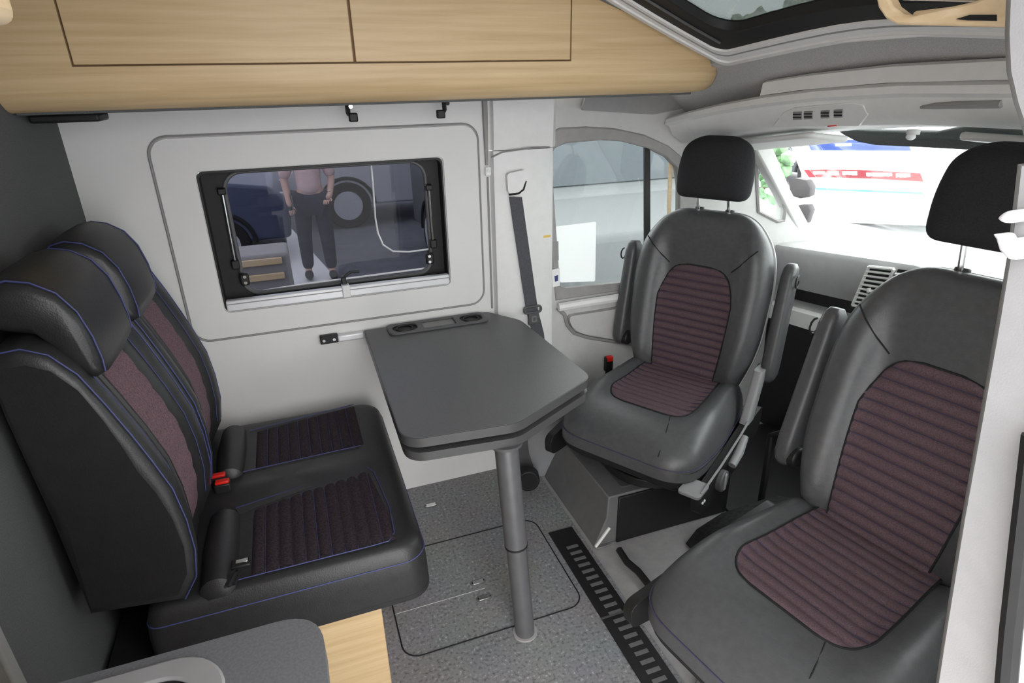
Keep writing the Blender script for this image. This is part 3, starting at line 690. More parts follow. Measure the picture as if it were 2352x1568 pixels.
# ================================================================== CAB SEATS
def sm(x, a, b):
    t = min(1, max(0, (x - a) / (b - a))); return t * t * (3 - 2 * t)
def cab_seat(loc, rot, label, head_up, RC, BY, hs):
    def BM(a, h, n): return (a, BY + h * hs * math.sin(RC) - n * math.cos(RC), .452 + h * hs * math.cos(RC) + n * math.sin(RC))
    st = empty('swivel_seat', loc, label, 'seat', 'swivelled cab seats', rot)
    # cushion
    out = dense(roundpoly([(-.225, .30), (-.265, -.03), (-.25, -.268), (.25, -.268), (.265, -.03), (.225, .30)], [.06, .1, .13, .13, .1, .06], 8), .025)
    def H(x, y): return .474 + .034 * sm(abs(x), .13, .20) * sm(y, -.20, .0) - .03 * sm(-y, .12, .30) + .012 * sm(y, .05, .22)
    def top(a, b, r): return .37 + (H(a, b) - .37) * (max(0, 1 - r ** 9)) ** .5
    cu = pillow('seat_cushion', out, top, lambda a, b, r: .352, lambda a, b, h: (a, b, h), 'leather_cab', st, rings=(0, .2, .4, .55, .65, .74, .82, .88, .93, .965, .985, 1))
    skirt = dense(roundpoly([(-.228, .30), (-.265, -.03), (-.25, -.266), (.25, -.266), (.265, -.03), (.228, .30)], [.06, .1, .13, .13, .1, .06], 8), .025)
    loft('cushion_skirt', [[(x * s, y * s, z) for x, y in skirt] for z, s in ((.315, .93), (.328, .975), (.36, .995), (.382, .997))], 'leather_side', cu, angle=60)
    tube('piping', [(x * .999, y * .999, .392) for x, y in skirt], .0018, 'thread_soft', cu, closed=True, n=5)
    def o_in(y):
        t = (y + .085) / .36
        hw = .163 * (1 - .12 * t)
        if t < .24: hw -= .085 * (1 - math.sqrt(max(0, 1 - ((.24 - max(0, t)) / .24) ** 2)))
        return (-hw, hw)
    ribbed('seat_panel', o_in, 0, 0, lambda s, t: H(s, t) * 1 - .0035 + .004 * 1, 'fabric', cu, -.085, .275, 12, amp=.007, stitch='thread_soft')
    tube('panel_seam', [(s * o_in(y)[1], y, H(o_in(y)[1], y) + .001) for s, ys in ((-1, [.26 - i * .032 for i in range(9)] + [-.004 - i * .0081 for i in range(11)]), (1, [-.085 + i * .0081 for i in range(11)] + [.004 + i * .032 for i in range(9)])) for y in ys], .003, 'seam', cu, n=5)
    tube('front_seam', [(.10, -.085, H(.1, -.085)), (.125, -.16, H(.125, -.16) + .0), (.145, -.255, .425)], .0018, 'seam', cu, n=5)
    # backrest
    bo = dense(roundpoly([(-.195, 0), (.195, 0), (.245, .16), (.252, .40), (.232, .52), (.145, .628), (-.145, .628), (-.232, .52), (-.252, .40), (-.245, .16)], [.04, .04, .1, .12, .1, .1, .1, .1, .12, .1], 7), .025)
    def bol(a, b): return .042 * sm(abs(a), .115, .185) * sm(b, -.02, .08) * (1 - .55 * sm(b, .40, .56)) + .018 * sm(b, .40, .52)
    def bf(a, b, r): return (.028 + bol(a, b)) * (max(0, 1 - r ** 10)) ** .5
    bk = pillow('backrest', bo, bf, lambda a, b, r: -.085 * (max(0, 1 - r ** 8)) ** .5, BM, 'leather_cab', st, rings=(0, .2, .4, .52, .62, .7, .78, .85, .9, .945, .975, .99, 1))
    shell = [(x * 1.006, (h - .31) * 1.004 + .31) for x, h in bo]
    pillow('back_shell', shell, lambda a, b, r: -.02 * r ** 8, lambda a, b, r: -.02 - .075 * (max(0, 1 - r ** 8)) ** .5, BM, 'shell', bk)
    def o_b(h):
        t = min(1, (h - .01) / .422)
        hw = .118 + .020 * math.sin(min(1, t * 1.1) * math.pi * .62) - .022 * sm(t, .70, .92)
        if t > .86: hw -= .075 * (1 - math.sqrt(max(0, 1 - ((t - .86) / .14) ** 2)))
        return (-hw, hw)
    ribbed('back_panel', o_b, 0, 0, lambda s, t: .028 + bol(s, t) + .0012, 'fabric', bk, .012, .432, 15, amp=.009, mp=BM, stitch='thread_soft')
    tube('panel_seam', [BM(s * o_b(h)[1], h, .030 + bol(o_b(h)[1], h)) for s, hs in ((-1, [.02 + i * .0412 for i in range(9)] + [.35 + i * .0082 for i in range(11)]), (1, [.432 - i * .0082 for i in range(11)] + [.02 + i * .0412 for i in range(8, -1, -1)])) for h in hs], .003, 'seam', bk, n=5)
    for s in (-1, 1):
        tube('shoulder_seam', [BM(s * a, h, .029 + bol(a, h) * 1.0 - .0012 * k) for k, (a, h) in enumerate(((.115, .428), (.145, .455), (.175, .488), (.20, .515)))], .0022, 'seam', bk, n=5)
    # headrest
    hz = head_up
    ho = dense(roundpoly([(-.128, 0), (.128, 0), (.132, .10), (.115, .178), (.06, .208), (-.06, .208), (-.115, .178), (-.132, .10)], [.035, .035, .06, .06, .05, .05, .06, .06], 6), .02)
    def HM(a, b, n): return (a, BY + .66 * hs * math.sin(RC) - .03 + b * .10 - n, .452 + .655 * hs * math.cos(RC) + .012 + hz + b)
    hd = pillow('headrest', ho, lambda a, b, r: (.055 + .012 * math.cos(a * 9)) * (max(0, 1 - r ** 5)) ** .5, lambda a, b, r: -.05 * (max(0, 1 - r ** 5)) ** .5, HM, 'headcloth', st)
    for s in (-1, 1):
        tube('headrest_post', [BM(s * .055, .60, -.02), HM(s * .055, .03, 0)], .0065, 'chrome', hd)
        cyl('post_guide', BM(s * .055, .628, -.015), .016, (0, math.sin(RC), math.cos(RC)), .016, 'black', hd, n=14, bevel=.003)
    # armrests folded up along the backrest
    for s in (-1, 1):
        def AM(t, u, v): return Vector(BM(s * (.292 + u), .10 + t, -.02 + v))
        secs = []
        for t, k in ((-.03, .45), (-.02, .75), (0, .95), (.04, 1), (.2, .96), (.34, .92), (.37, .8), (.385, .5)):
            secs.append([AM(t, u * k, v * k) for u, v in rrect(-.026, .026, -.042, .040, .02, 4)])
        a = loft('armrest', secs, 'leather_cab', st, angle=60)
        cyl('armrest_pivot', AM(.0, -.01, 0), .03, (1, 0, 0), .06, 'black', a, n=20, bevel=.006)
        tube('armrest_loop', [AM(.33 + .02 * math.cos(q * .6), .03 + .002, .02 + .02 * math.sin(q * .6)) for q in range(9)], .003, 'black', a, n=6)
    # pan, side covers, levers
    box('seat_pan', -.18, .18, -.17, .20, .245, .35, 'black', st, bevel=.02)
    cyl('swivel_plate', (0, 0, .229), .17, (0, 0, 1), .032, 'black', st, n=32, bevel=.004)
    for s in (-1, 1):
        bm = bmesh.new()
        sc = plate('side_cover', [roundpoly([(-.25, .262), (-.14, .255), (.10, .27), (.27, .33), (.28, .42), (.10, .40), (-.05, .37), (-.19, .345), (-.255, .335)], .03)], YZ(s * .262), (s * .028, 0, 0), 'black', st, bevel=.008)
        if s == 1:
            plate('cover_cap', [rrect(.222, .292, -.272, -.185, .012, 3)], XY(.336), (0, 0, .010), 'lever', sc, bevel=.004)
            for q in (-.232, -.218): cyl('socket_dot', (.2915, q, .305), .0045, (1, 0, 0), .004, 'white', sc, n=10)
            cyl('height_knob', (.298, -.10, .315), .036, (1, 0, 0), .022, 'darkgrey', sc, n=24, bevel=.005)
            box('knob_grip', .305, .313, -.108, -.092, .285, .345, 'lever', sc, bevel=.004)
            tube('recline_lever', [(.302, -.03, .335), (.304, .02, .36), (.302, .07, .395)], [.014, .016, .012], 'lever', sc, n=10)
            tube('cover_edge', [(.288, -.245, .345), (.290, -.10, .368), (.290, .06, .402), (.288, .13, .418)], .004, 'lever', sc, n=6)
            loft('hinge_cover', [[(.270 + a, .155 + d + b, z) for a, b in rrect(-.012, .020, -.030, .030, .008, 3)] for z, d in ((.405, 0), (.46, .028), (.52, .058), (.56, .075), (.575, .08))], 'lever', sc, angle=50)
    return st
A1 = math.atan2(-.839, .545); A2 = math.atan2(-.961, .276)
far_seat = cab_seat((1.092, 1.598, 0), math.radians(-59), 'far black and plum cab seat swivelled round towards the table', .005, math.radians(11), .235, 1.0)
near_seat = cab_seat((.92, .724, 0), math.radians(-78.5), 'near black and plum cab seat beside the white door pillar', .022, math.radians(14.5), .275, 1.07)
# buckle on a stalk beside the far seat
bu = thing('belt_buckle', (1.12, 1.86, .36), 'black belt buckle with red button beside the far cab seat', 'buckle')
p = PZ(1398, 822, .44)
box('buckle_body', p.x - .016, p.x + .016, p.y - .014, p.y + .014, .38, .445, 'black', bu, bevel=.005)
box('release_button', p.x - .013, p.x + .013, p.y - .017, p.y + .003, .43, .452, 'red', bu, bevel=.003)
tube('buckle_stalk', [(p.x, p.y, .39), (p.x, p.y + .005, .30), (p.x + .01, p.y + .01, .15), (p.x + .01, p.y + .01, -.002)], .011, 'black', bu)

# ---- pedestals under the cab seats
def pedestal(x0, y0, x1, y1, label):
    o = thing('seat_pedestal', ((x0 + x1) / 2, (y0 + y1) / 2, 0), label, 'pedestal', 'steel pedestals under the cab seats')
    body = loft('pedestal_body', [[(x0, y, .0), (x0 + .045, y, .112), (x0 + .048, y, .2), (x1, y, .2), (x1, y, .0)] for y in (y0, y1)], 'steel', o, bevel=.004, angle=20)
    plate('cover_panel', [rrect(x0 + .115, x1 - .03, y0 + .03, y1 - .03, .01)], XY(.2), (0, 0, .004), 'darkgrey', body, bevel=.001)
    box('front_panel', x0 + .085, x1, y0 - .008, y0 + .004, .0, .192, 'black', body, bevel=.003)
    tube('foot_brace', [(x0 + .005, y0 - .004, .006), (x0 + .055, y0 - .006, .075)], .006, 'plastic', body, n=6)
    tube('foot_rim', [(x0 - .002, y0 + .0, .004), (x0 + .01, y0 - .012, .004), (x0 + .06, y0 - .012, .004)], .004, 'steel', body, n=6)
    for x, y in ((x0 + .17, y0 + .10), (x0 + .17, y1 - .1)): cyl('bolt_head', (x, y, .206), .008, (0, 0, 1), .006, 'chrome', body, n=10)
    return o
pedestal(.812, 1.478, 1.36, 1.92, 'grey steel box pedestal with a black front under the far cab seat')
pedestal(.80, .46, 1.30, .90, 'grey steel box pedestal hidden below the near cab seat')
# mats and the black cable trunk on the cab floor
fm = tag(box('floor_mat', 1.365, 1.95, .3, 1.92, -.003, .008, 'black', bevel=.003), 'dark grey rubber mat in the cab foot well', 'mat')
hmp = tag(loft('tunnel_cover', [[(x, 1.18 + d, z) for x, z in ((1.12, .0), (1.16, .09 + e), (1.26, .13 + e), (1.50, .14 + e), (1.60, .0))] for d, e in ((-.16, -.05), (-.1, 0), (.12, 0), (.20, -.04))], 'blackfelt', angle=50), 'dark carpeted hump on the cab floor between the two seats', 'cover')
ck = tag(tube('cable_loom', [PZ(u, v, .012) for u, v in ((1422, 1262), (1440, 1290), (1466, 1312), (1492, 1345), (1520, 1400))], .012, 'black'), 'black cable loom on the floor beside the near seat', 'cable')
hb = thing('hand_brake', (1.5, 1.35, 0), 'black hand brake lever with a chrome strip beyond the seats', 'lever')
q = PX(1800, 990, 1.55)
tube('brake_lever', [(1.50, q.y, .0), (1.50, q.y, .12), PX(1770, 1000, 1.53), PX(1822, 985, 1.56)], .012, 'black', hb)
tube('chrome_strip', [PX(1768, 997, 1.515), PX(1806, 986, 1.535)], .004, 'chrome', hb, n=6)

# ================================================================== DASHBOARD
db = thing('dashboard', (1.95, 1.12, 0), 'grey dashboard with a dark shelf slot and centre air vents', 'dashboard')
def cz(y): return .0 + (.918 - .845) * min(1, max(0, (1.98 - y) / .62)) - .073
YS = [.25, .6, 1.0, 1.37, 1.55, 1.75, 1.985]
def dloft(name, prof, m, parent, **k): return loft(name, [[(x, y, z + cz(y)) for x, z in prof] for y in YS], m, parent, angle=35, **k)
dash = dloft('dash_top', [(1.91, .748), (1.888, .80), (1.888, .90), (1.90, .918), (1.94, .925), (2.45, .90), (2.45, .70)], 'dash', db)
dloft('shelf_slot', [(1.99, .64), (1.99, .76), (2.1, .76), (2.1, .64)], 'black', db)
dloft('dash_ledge', [(1.885, .600), (1.885, .662), (1.90, .674), (2.05, .676), (2.05, .59)], 'plastic', db)
dloft('lower_panel', [(1.935, .05), (1.92, .45), (1.91, .605), (2.2, .605), (2.2, .05)], 'black', db)
def DV(u, v): return PX(u, v, 1.884)
vo = [DV(u, v) for u, v in ((1998, 612), (2055, 618), (2014, 712), (1960, 700))]
bm = bmesh.new()
def quad_plate(name, P, th, m, parent, **k):
    P = [Vector(p) for p in P]
    return loft(name, [P, [p + V(th, 0, 0) for p in P]], m, parent, **k)
vt = quad_plate('air_vent', vo, -.003, 'seam', dash)
for a, b in ((0, 1), (1, 2), (2, 3), (3, 0)): tube('vent_rim', [vo[a] + V(-.004, 0, 0), vo[b] + V(-.004, 0, 0)], .006, 'trim', vt, n=6)
for i in range(1, 9):
    t = i / 9.0
    tube('vent_slat', [vo[0].lerp(vo[3], t) + V(-.006, 0, 0), vo[1].lerp(vo[2], t) + V(-.006, 0, 0)], .0045, 'plastic', vt, n=6)
tube('vent_grip', [vo[0].lerp(vo[3], .5).lerp(vo[1].lerp(vo[2], .5), .4) + V(-.011, 0, 0), vo[0].lerp(vo[3], .6).lerp(vo[1].lerp(vo[2], .6), .5) + V(-.011, 0, 0)], .008, 'plastic', vt, n=8)
vo2 = [DV(u, v) for u, v in ((2064, 618), (2120, 624), (2085, 712), (2025, 706))]
v2 = quad_plate('air_vent', vo2, -.003, 'seam', dash)
for i in range(1, 9):
    t = i / 9.0
    tube('vent_slat', [vo2[0].lerp(vo2[3], t) + V(-.006, 0, 0), vo2[1].lerp(vo2[2], t) + V(-.006, 0, 0)], .0045, 'plastic', v2, n=6)

# ---- windscreen and header
ws = struct(grid('window_5', 6, 10, lambda a, b: (1.74 + .66 * a + .06 * math.sin(b * math.pi) * a, .22 + 1.78 * b, 1.36 - .50 * a), 'clear', None, thick=.004))
# outer skin that closes the cab roof above the windscreen
struct(box('ceiling_front', 1.455, 1.80, .12, 2.05, 1.495, 1.515, 'carpet', bevel=0))
sh = thing('overhead_shelf', (1.5, 1.1, 1.40), 'pale grey moulded shelf across the cab above the windscreen', 'shelf')
YY = [.18, .5, .8, 1.1, 1.35, 1.55, 1.75, 1.9, 2.03]
def sloft(name, prof, m, ys=YY, parent=sh, **k): return loft(name, [[(x, y, zl(y) + z) for x, z in prof] for y in ys], m, parent, angle=28, **k)
lip = sloft('shelf_lip', [(1.352, .012), (1.338, .004), (1.335, -.012), (1.352, -.020), (1.40, -.010), (1.46, .014)], 'trim')
sloft('shelf_underside', [(1.352, -.018), (1.372, -.052), (1.42, -.082), (1.56, -.092), (1.74, -.100), (1.79, -.08), (1.79, .1), (1.5, .02)], 'plastic')
sloft('shelf_ledge', [(1.345, .012), (1.350, .046), (1.362, .052), (1.43, .05), (1.46, .012)], 'trim', ys=[.2, .5, .7, .9, 1.15, 1.4, 1.52, 1.56])
# overhead console with four small grilles
def CP(u, v):
    # point on the sloping front of the underside
    for k in range(200):
        x = 1.34 + k * .0006; p = PX(u, v, x); z = zl(p.y)
        s = z - .018 - (x - 1.352) * 1.7 if x < 1.372 else z - .052 - (x - 1.372) * .75
        if p.z >= s: return p
    return p
cn = loft('console', [[CP(u, v) + V(-d, 0, -d * .5) for u, v in ((1776, 290), (1800, 258), (1826, 246), (1962, 234), (1985, 240), (1996, 262), (1975, 288))] for d in (-.01, .004)], 'plastic', sh, bevel=.002)
for u in (1835, 1860, 1899, 1929):
    c = CP(u, 264 - (u - 1835) * .055)
    g = loft('console_grille', [[CP(u + a, 264 - (u - 1835) * .055 + b) + V(-d, 0, -d * .5) for a, b in ((-10, -9), (10, -10), (10, 8), (-10, 9))] for d in (.003, .0055)], 'midgrey', cn)
    for b in (-4, 3): tube('grille_slot', [CP(u + a, 264 - (u - 1835) * .055 + b) + V(-.006, 0, -.003) for a in (-9, 9)], .0016, 'seam', g, n=5)
tube('console_lens', [CP(u, 287 - (u - 1905) * .1) + V(-.004, 0, -.002) for u in (1905, 1925)], .003, 'red', cn, n=6)
from mathutils.bvhtree import BVHTree
def surf(o, off):
    me = o.data; mw_ = Matrix.Identity(4)
    T = BVHTree.FromPolygons([v.co for v in me.vertices], [tuple(p.vertices) for p in me.polygons])
    def hit(u, v):
        d = ray(u, v).normalized(); h = T.ray_cast(CAM, d)
        return (h[0] - d * off) if h[0] else None
    return hit
un = surf(bpy.data.objects['shelf_underside'], .004)
for L, r in (([(1528, 287), (1580, 282), (1640, 277), (1700, 273), (1742, 272)], [.003, .006, .009, .010, .004]), ([(2115, 247), (2150, 243), (2200, 241), (2300, 239)], [.003, .007, .008, .008])):
    P_ = [un(u, v) for u, v in L]
    if all(P_): tube('shelf_groove', P_, r, 'midgrey', bpy.data.objects['shelf_underside'], n=8)
P_ = [un(u, v) for u, v in [(1510, 262), (1600, 250), (1700, 236), (1790, 226), (1900, 217), (2000, 211), (2150, 203), (2290, 196)]]
if all(P_): tube('shelf_bead', P_, .003, 'midgrey', bpy.data.objects['shelf_underside'], n=6)
# sun visors and mirror foot
def visor(ylo, yhi, x, label, dz):
    v = thing('sun_visor', (x, (ylo + yhi) / 2, 1.34), label, 'sun visor', 'sun visors folded up under the shelf')
    pts = rrect(x, x + .17, ylo, yhi, .03, 5)
    loft('visor_flap', [[(a, b, zl(b) - .098 - d + dz - (a - x) * .12) for a, b in pts] for d in (0, .018)], 'plastic', v, bevel=.006, angle=50)
    tube('visor_rod', [(x + .02, ylo + .01, zl(ylo) - .106 + dz), (x + .02, yhi - .01, zl(yhi) - .106 + dz)], .007, 'trim', v)
visor(1.50, 1.92, 1.50, 'pale far sun visor folded up above the far seat headrest', .0)
visor(.45, 1.05, 1.48, 'pale near sun visor folded up above the near seat', .0)
bl = [PX(u, v, 1.80) for u, v in ((1915, 296), (1940, 312), (1968, 326), (2010, 334), (2100, 338), (2352, 352), (2420, 352), (2420, 262), (2352, 268), (2220, 288), (2150, 303), (2000, 300))]
tag(loft('screen_blind', [bl, [b + V(.02, 0, .005) for b in bl]], 'partition', bevel=.004), 'dark grey folded blind along the top of the windscreen', 'blind')
dm = thing('dome_lamp', (1.6, 1.2, 1.33), 'tiny bright round lamp under the shelf beside the near visor', 'lamp')
c = PX(2092, 314, 1.60)
blob('lamp_lens', c, (.012, .012, .009), 'white', dm)
cyl('lamp_base', (c.x + .006, c.y, c.z + .012), .016, (0, 0, 1), .012, 'plastic', dm, n=16)
# exterior mirror
em = thing('wing_mirror', (2.2, 2.2, .95), 'black wing mirror with a pale arm outside the far cab door', 'mirror')
def MP(u, v): return PY(u, v, 2.22)
for L in ([(1812, 416), (1826, 409), (1852, 414), (1862, 432), (1860, 452), (1838, 456), (1816, 448)], [(1802, 474), (1856, 470), (1862, 484), (1852, 514), (1822, 522), (1800, 512)]):
    P_ = [MP(u, v) for u, v in L]; cc = sum(P_, Vector()) / len(P_)
    loft('mirror_housing', [[cc + (q - cc) * s + V(d, d * .4, 0) for q in P_] for d, s in ((-.004, .93), (0, 1), (.05, .95), (.08, .7))], 'black', em, angle=40)
P_ = [MP(u, v) for u, v in [(1808, 455), (1830, 448), (1852, 456), (1854, 468), (1828, 474), (1806, 468)]]
loft('mirror_foot', [P_, [q + V(.06, .02, 0) for q in P_]], 'carwhite', em, bevel=.006)
tube('mirror_arm', [MP(1815, 462), PY(1790, 450, 2.15), PY(1762, 438, 2.06)], [.016, .012, .012], 'carwhite', em)

# ================================================================== KITCHEN (near side, left)
kt = thing('kitchen_unit', (-.4, .4, 0), 'kitchen unit with slate worktop at the near left corner', 'cabinet')
KO = roundpoly([(-1.15, .18), (-.041, .18), (-.041, .617), (-1.15, .617)], [.01, .02, .055, .01], 8)
SK = rrect(-.60, -.162, .27, .582, .05, 8)
plate('worktop', [KO, SK], XY(.872), (0, 0, .028), 'counter', kt, bevel=.004)
box('carcass', -1.14, -.06, .20, .60, .0, .765, 'wood', kt, bevel=.003)
box('front_door', -1.1, -.08, .60, .612, .05, .85, 'wood', kt, bevel=.002)
sk_ = thing('sink', (-.38, .42, .87), 'stainless steel sink with a rounded rim set in the worktop', 'sink')
plate('sink_rim', [rrect(-.615, -.146, .255, .600, .06, 8), rrect(-.585, -.172, .285, .574, .045, 8)], XY(.9), (0, 0, .006), 'satin', sk_, bevel=.003)
loft('sink_bowl', [[(x, y, z) for x, y in rrect(-.60 + i, -.162 - i, .27 + i, .582 - i, .05, 8)] for z, i in ((.900, .004), (.885, .012), (.80, .03), (.775, .06))], 'black', sk_, cap=False)
plate('bowl_bottom', [rrect(-.54, -.215, .33, .516, .04, 6)], XY(.774), (0, 0, .002), 'chrome', sk_)
# overhead cabinets on the near side
oc = thing('corner_cabinet', (-.4, .35, 1.6), 'pale wooden overhead cabinet corner at the top left edge of the view', 'cabinet')
k0 = PX(50, 62, -.20)
box('cabinet_body', -1.1, -.20, .17, k0.y, k0.z, 1.88, 'wood_pale', oc, bevel=.012, seg=4)
box('cabinet_base', -1.08, -.215, .18, k0.y - .012, k0.z - .010, k0.z + .01, 'wood', oc, bevel=.004)
ol = thing('roof_locker', (.9, .45, 1.56), 'pale beech open-fronted roof locker at the upper right beside the pillar', 'cabinet')
XL = .75
def LP(L): return [((p := PX(u, v, XL)).y, p.z) for u, v in L]
lo = LP([(2006, -60), (2010, -10), (2016, 18), (2034, 44), (2060, 57), (2300, 63)]) + [(.18, PX(2300, 63, XL).z), (.18, 1.88), (LP([(2006, -60)])[0][0], 1.88)]
li = LP([(2028, -60), (2036, -12), (2050, 15), (2074, 33), (2100, 36), (2150, 22), (2235, 4), (2290, -18)]) + [(.24, 1.60), (.24, 1.84), (.60, 1.84)]
fp = plate('front_frame', [lo, li], YZ(XL), (.018, 0, 0), 'wood_pale', ol, bevel=.003)
p = LP([(2050, 60)])[0]
box('locker_floor', XL + .017, 1.28, .18, p[0] - .01, p[1] + .002, p[1] + .016, 'wood_pale', ol, bevel=.003)
box('locker_side', XL + .017, 1.28, p[0] - .004, p[0] + .012, p[1] + .03, 1.86, 'wood_pale', ol, bevel=.003)
box('locker_back', XL + .25, XL + .26, .19, p[0] - .004, p[1] + .02, 1.86, 'lever', ol, bevel=0)
hp = LP([(2198, 44), (2230, 34), (2290, 34), (2290, 48), (2225, 47)])
plate('grip_slot', [hp], YZ(XL - .002), (.004, 0, 0), 'black', ol)

# ================================================================== NEAR DOOR PILLAR
npil = thing('door_pillar', (.66, .34, 0), 'white near door pillar trim with a latch hook at the right edge', 'pillar')
XP = .65
# inner contour of the pillar, from the photograph, on the plane x = XP
low = [PX(u, v, XP) for u, v in ((2292, 590), (2306, 470), (2318, 382))]
con = [PX(u, v, XP) for u, v in ((2128, 1600), (2150, 1450), (2192, 1180), (2232, 950), (2268, 740), (2292, 590), (2306, 470), (2316, 378))]
con = [V(XP, con[0].y - (con[0].z) * .10, 0)] + con
loft('pillar_trim', [[(XP, c.y - .012, c.z), (XP + .010, c.y - .002, c.z), (XP + .03, c.y, c.z), (XP + .16, c.y - .02, c.z), (XP + .17, .14, c.z), (XP, .14, c.z)] for c in con], 'pillar', npil, angle=40)
upp = [PX(u, v, XP) for u, v in ((2330, 384), (2330, 340), (2318, 290), (2300, 235), (2284, 165), (2280, 80), (2284, -40))]
upp = upp + [V(XP, upp[-1].y + .02, 1.90)]
loft('pillar_upper', [[(XP + .002, c.y - .014, c.z), (XP + .012, c.y - .003, c.z), (XP + .03, c.y, c.z), (XP + .16, c.y - .01, c.z), (XP + .165, .14, c.z), (XP + .002, .14, c.z)] for c in upp], 'pillar', npil, angle=40)
# bright outer body flange with the rubber door seal
loft('body_flange', [[(XP - .012, c.y - .075, c.z), (XP - .012, .10, c.z), (XP + .02, .10, c.z), (XP + .02, c.y - .075, c.z)] for c in con], 'carwhite', npil, angle=30)
sealp = [PX(u, v, XP - .02) for u, v in ((2305, 1640), (2322, 1450), (2345, 1250), (2375, 1000))]
tube('door_seal', sealp, .010, 'blackrub', npil, n=8)
def HP_(u, v, d=0): return PX(u, v, XP - .004 - d)
h1 = [HP_(u, v) for u, v in ((2316, 498), (2340, 480), (2372, 478), (2372, 506), (2336, 510))]
hk = loft('latch_hook', [h1, [q + V(-.02, 0, 0) for q in h1]], 'white', npil, bevel=.004)
h2 = [HP_(u, v) for u, v in ((2312, 532), (2334, 533), (2342, 548), (2374, 540), (2374, 592), (2350, 590), (2330, 570), (2322, 544))]
loft('latch_catch', [h2, [q + V(-.022, 0, 0) for q in h2]], 'white', npil, bevel=.004)

# ================================================================== OUTSIDE
GZ = -.6
gd = struct(box('ground', -60, 90, -60, 90, GZ - .2, GZ, 'asphalt', bevel=0))
lane = struct(plate('ground_lane', [[(-25, 2.3), (3.6, 2.3), (3.6, 40), (-25, 40)]], XY(GZ + .001), (0, 0, .004), mat('tarmac', (.13, .135, .155), .9, var=.15, vscale=8)))
def car(name, loc, rot, label, paint, prof, width, wheels, wins, cat='car', wr=.32):
    o = empty(name, loc, label, cat, 'parked vehicles outside', rot)
    b = loft('car_body', [[(x * s + (1 - s) * .0, y, z) for x, z in prof] for y, s in ((-width / 2, .985), (-width / 2 + .08, 1), (width / 2 - .08, 1), (width / 2, .985))], paint, o, bevel=.04, seg=3, angle=30)
    for s in (-1, 1):
        for wv in wins:
            plate('car_window', [roundpoly(wv, .05)], XZ(s * (width / 2 + .004) - .004), (0, .008, 0), 'carglass', b, bevel=.002)
        for wx in wheels:
            a = cyl('wheel', (wx, s * (width / 2 - .08), wr), wr, (0, 1, 0), .2, 'tyre', o, n=28, bevel=.02)
            cyl('wheel_rim', (wx, s * (width / 2 + .022), wr), wr * .62, (0, 1, 0), .01, 'carsilver', a, n=20)
            tube('wheel_arch', [(wx + (wr + .06) * math.cos(math.radians(t)), s * (width / 2 + .004), wr + (wr + .06) * math.sin(math.radians(t))) for t in range(0, 181, 12)], .03, 'tyre', b, n=6)
    fp_ = [p for p in prof if p[0] > .2 and p[1] > .85]; fp_.sort(key=lambda p: p[1])
    (xa, za), (xb, zb) = fp_[1] if len(fp_) > 2 else fp_[0], fp_[2] if len(fp_) > 2 else fp_[-1]
    nx_, nz_ = (zb - za), (xa - xb); L_ = math.hypot(nx_, nz_); nx_, nz_ = nx_ / L_, nz_ / L_
    wq = lambda t, y, d: V(xa + (xb - xa) * t + nx_ * d, y, za + (zb - za) * t + nz_ * d)
    hw_ = width / 2 - .16
    loft('windscreen', [[wq(.08, -hw_, d), wq(.08, hw_, d), wq(.9, hw_ - .1, d), wq(.9, -hw_ + .1, d)] for d in (-.01, .012)], 'carglass', b, bevel=.004)
    xn = max(p[0] for p in prof)
    box('grille', xn - .04, xn + .012, -.45, .45, .52, .68, 'black', b, bevel=.01)
    for s in (-1, 1): blob('headlamp', (xn - .10, s * (width / 2 - .28), .78), (.10, .18, .09), 'carglass', b)
    return o
VAN = [(-2.6, .35), (2.6, .35), (2.65, .8), (2.45, 1.15), (1.75, 1.3), (1.1, 2.1), (.9, 2.2), (-2.5, 2.2), (-2.6, 2.0)]
CARP = [(-2.1, .3), (2.1, .3), (2.15, .65), (1.95, .88), (1.0, 1.0), (.35, 1.42), (-1.0, 1.46), (-1.75, 1.05), (-2.15, .95)]
car('silver_van', (2.6, 10.9, GZ), math.pi, 'silver van parked beyond the living area window behind the person', 'carsilver', VAN, 1.9, (1.75, -1.5), [[(1.5, 1.35), (.95, 1.95), (.3, 1.95), (.3, 1.35)], [(.1, 1.35), (.1, 1.95), (-1.2, 1.95), (-1.2, 1.35)]], 'van', .36)
car('navy_car', (-2.15, 9.0, GZ), 0, 'dark navy estate car at the left of the living area window', 'carblue', [(x, z * 1.12) for x, z in CARP], 1.75, (1.3, -1.3), [[(.8, 1.1), (.3, 1.5), (-.8, 1.52), (-1.2, 1.15)]])
car('grey_van', (2.55, 5.95, GZ), -math.pi / 2, 'pale grey van parked outside the far cab door window', 'cargrey', VAN, 1.9, (1.75, -1.5), [[(1.5, 1.35), (.95, 1.95), (.3, 1.95), (.3, 1.35)], [(.1, 1.35), (.1, 1.95), (-1.0, 1.95), (-1.0, 1.35)], [(-1.2, 1.35), (-1.2, 1.95), (-2.3, 1.95), (-2.3, 1.35)]], 'van', .36)
kb = tag(plate('road_marking', [[((q := PZ(u, v, GZ)).x, q.y) for u, v in ((655, 512), (672, 528), (772, 640), (752, 648), (668, 655))]], XY(GZ + .006), (0, 0, .002), 'white'), 'white triangular road marking on the ground outside the window', 'marking')
cr_ = thing('plastic_crate', (-.35, 4.3, GZ), 'cream ribbed crate on the ground at the lower left of the window', 'crate')
c = PY(602, 625, 3.7); 
box('crate_body', c.x - .22, c.x + .16, 3.7, 4.0, GZ, c.z + .10, 'midgrey', cr_, bevel=.02)
for dz in (.06, -.03): box('crate_rib', c.x - .17, c.x + .12, 3.685, 3.70, c.z + dz - .02, c.z + dz + .02, 'wood_pale', cr_, bevel=.005)

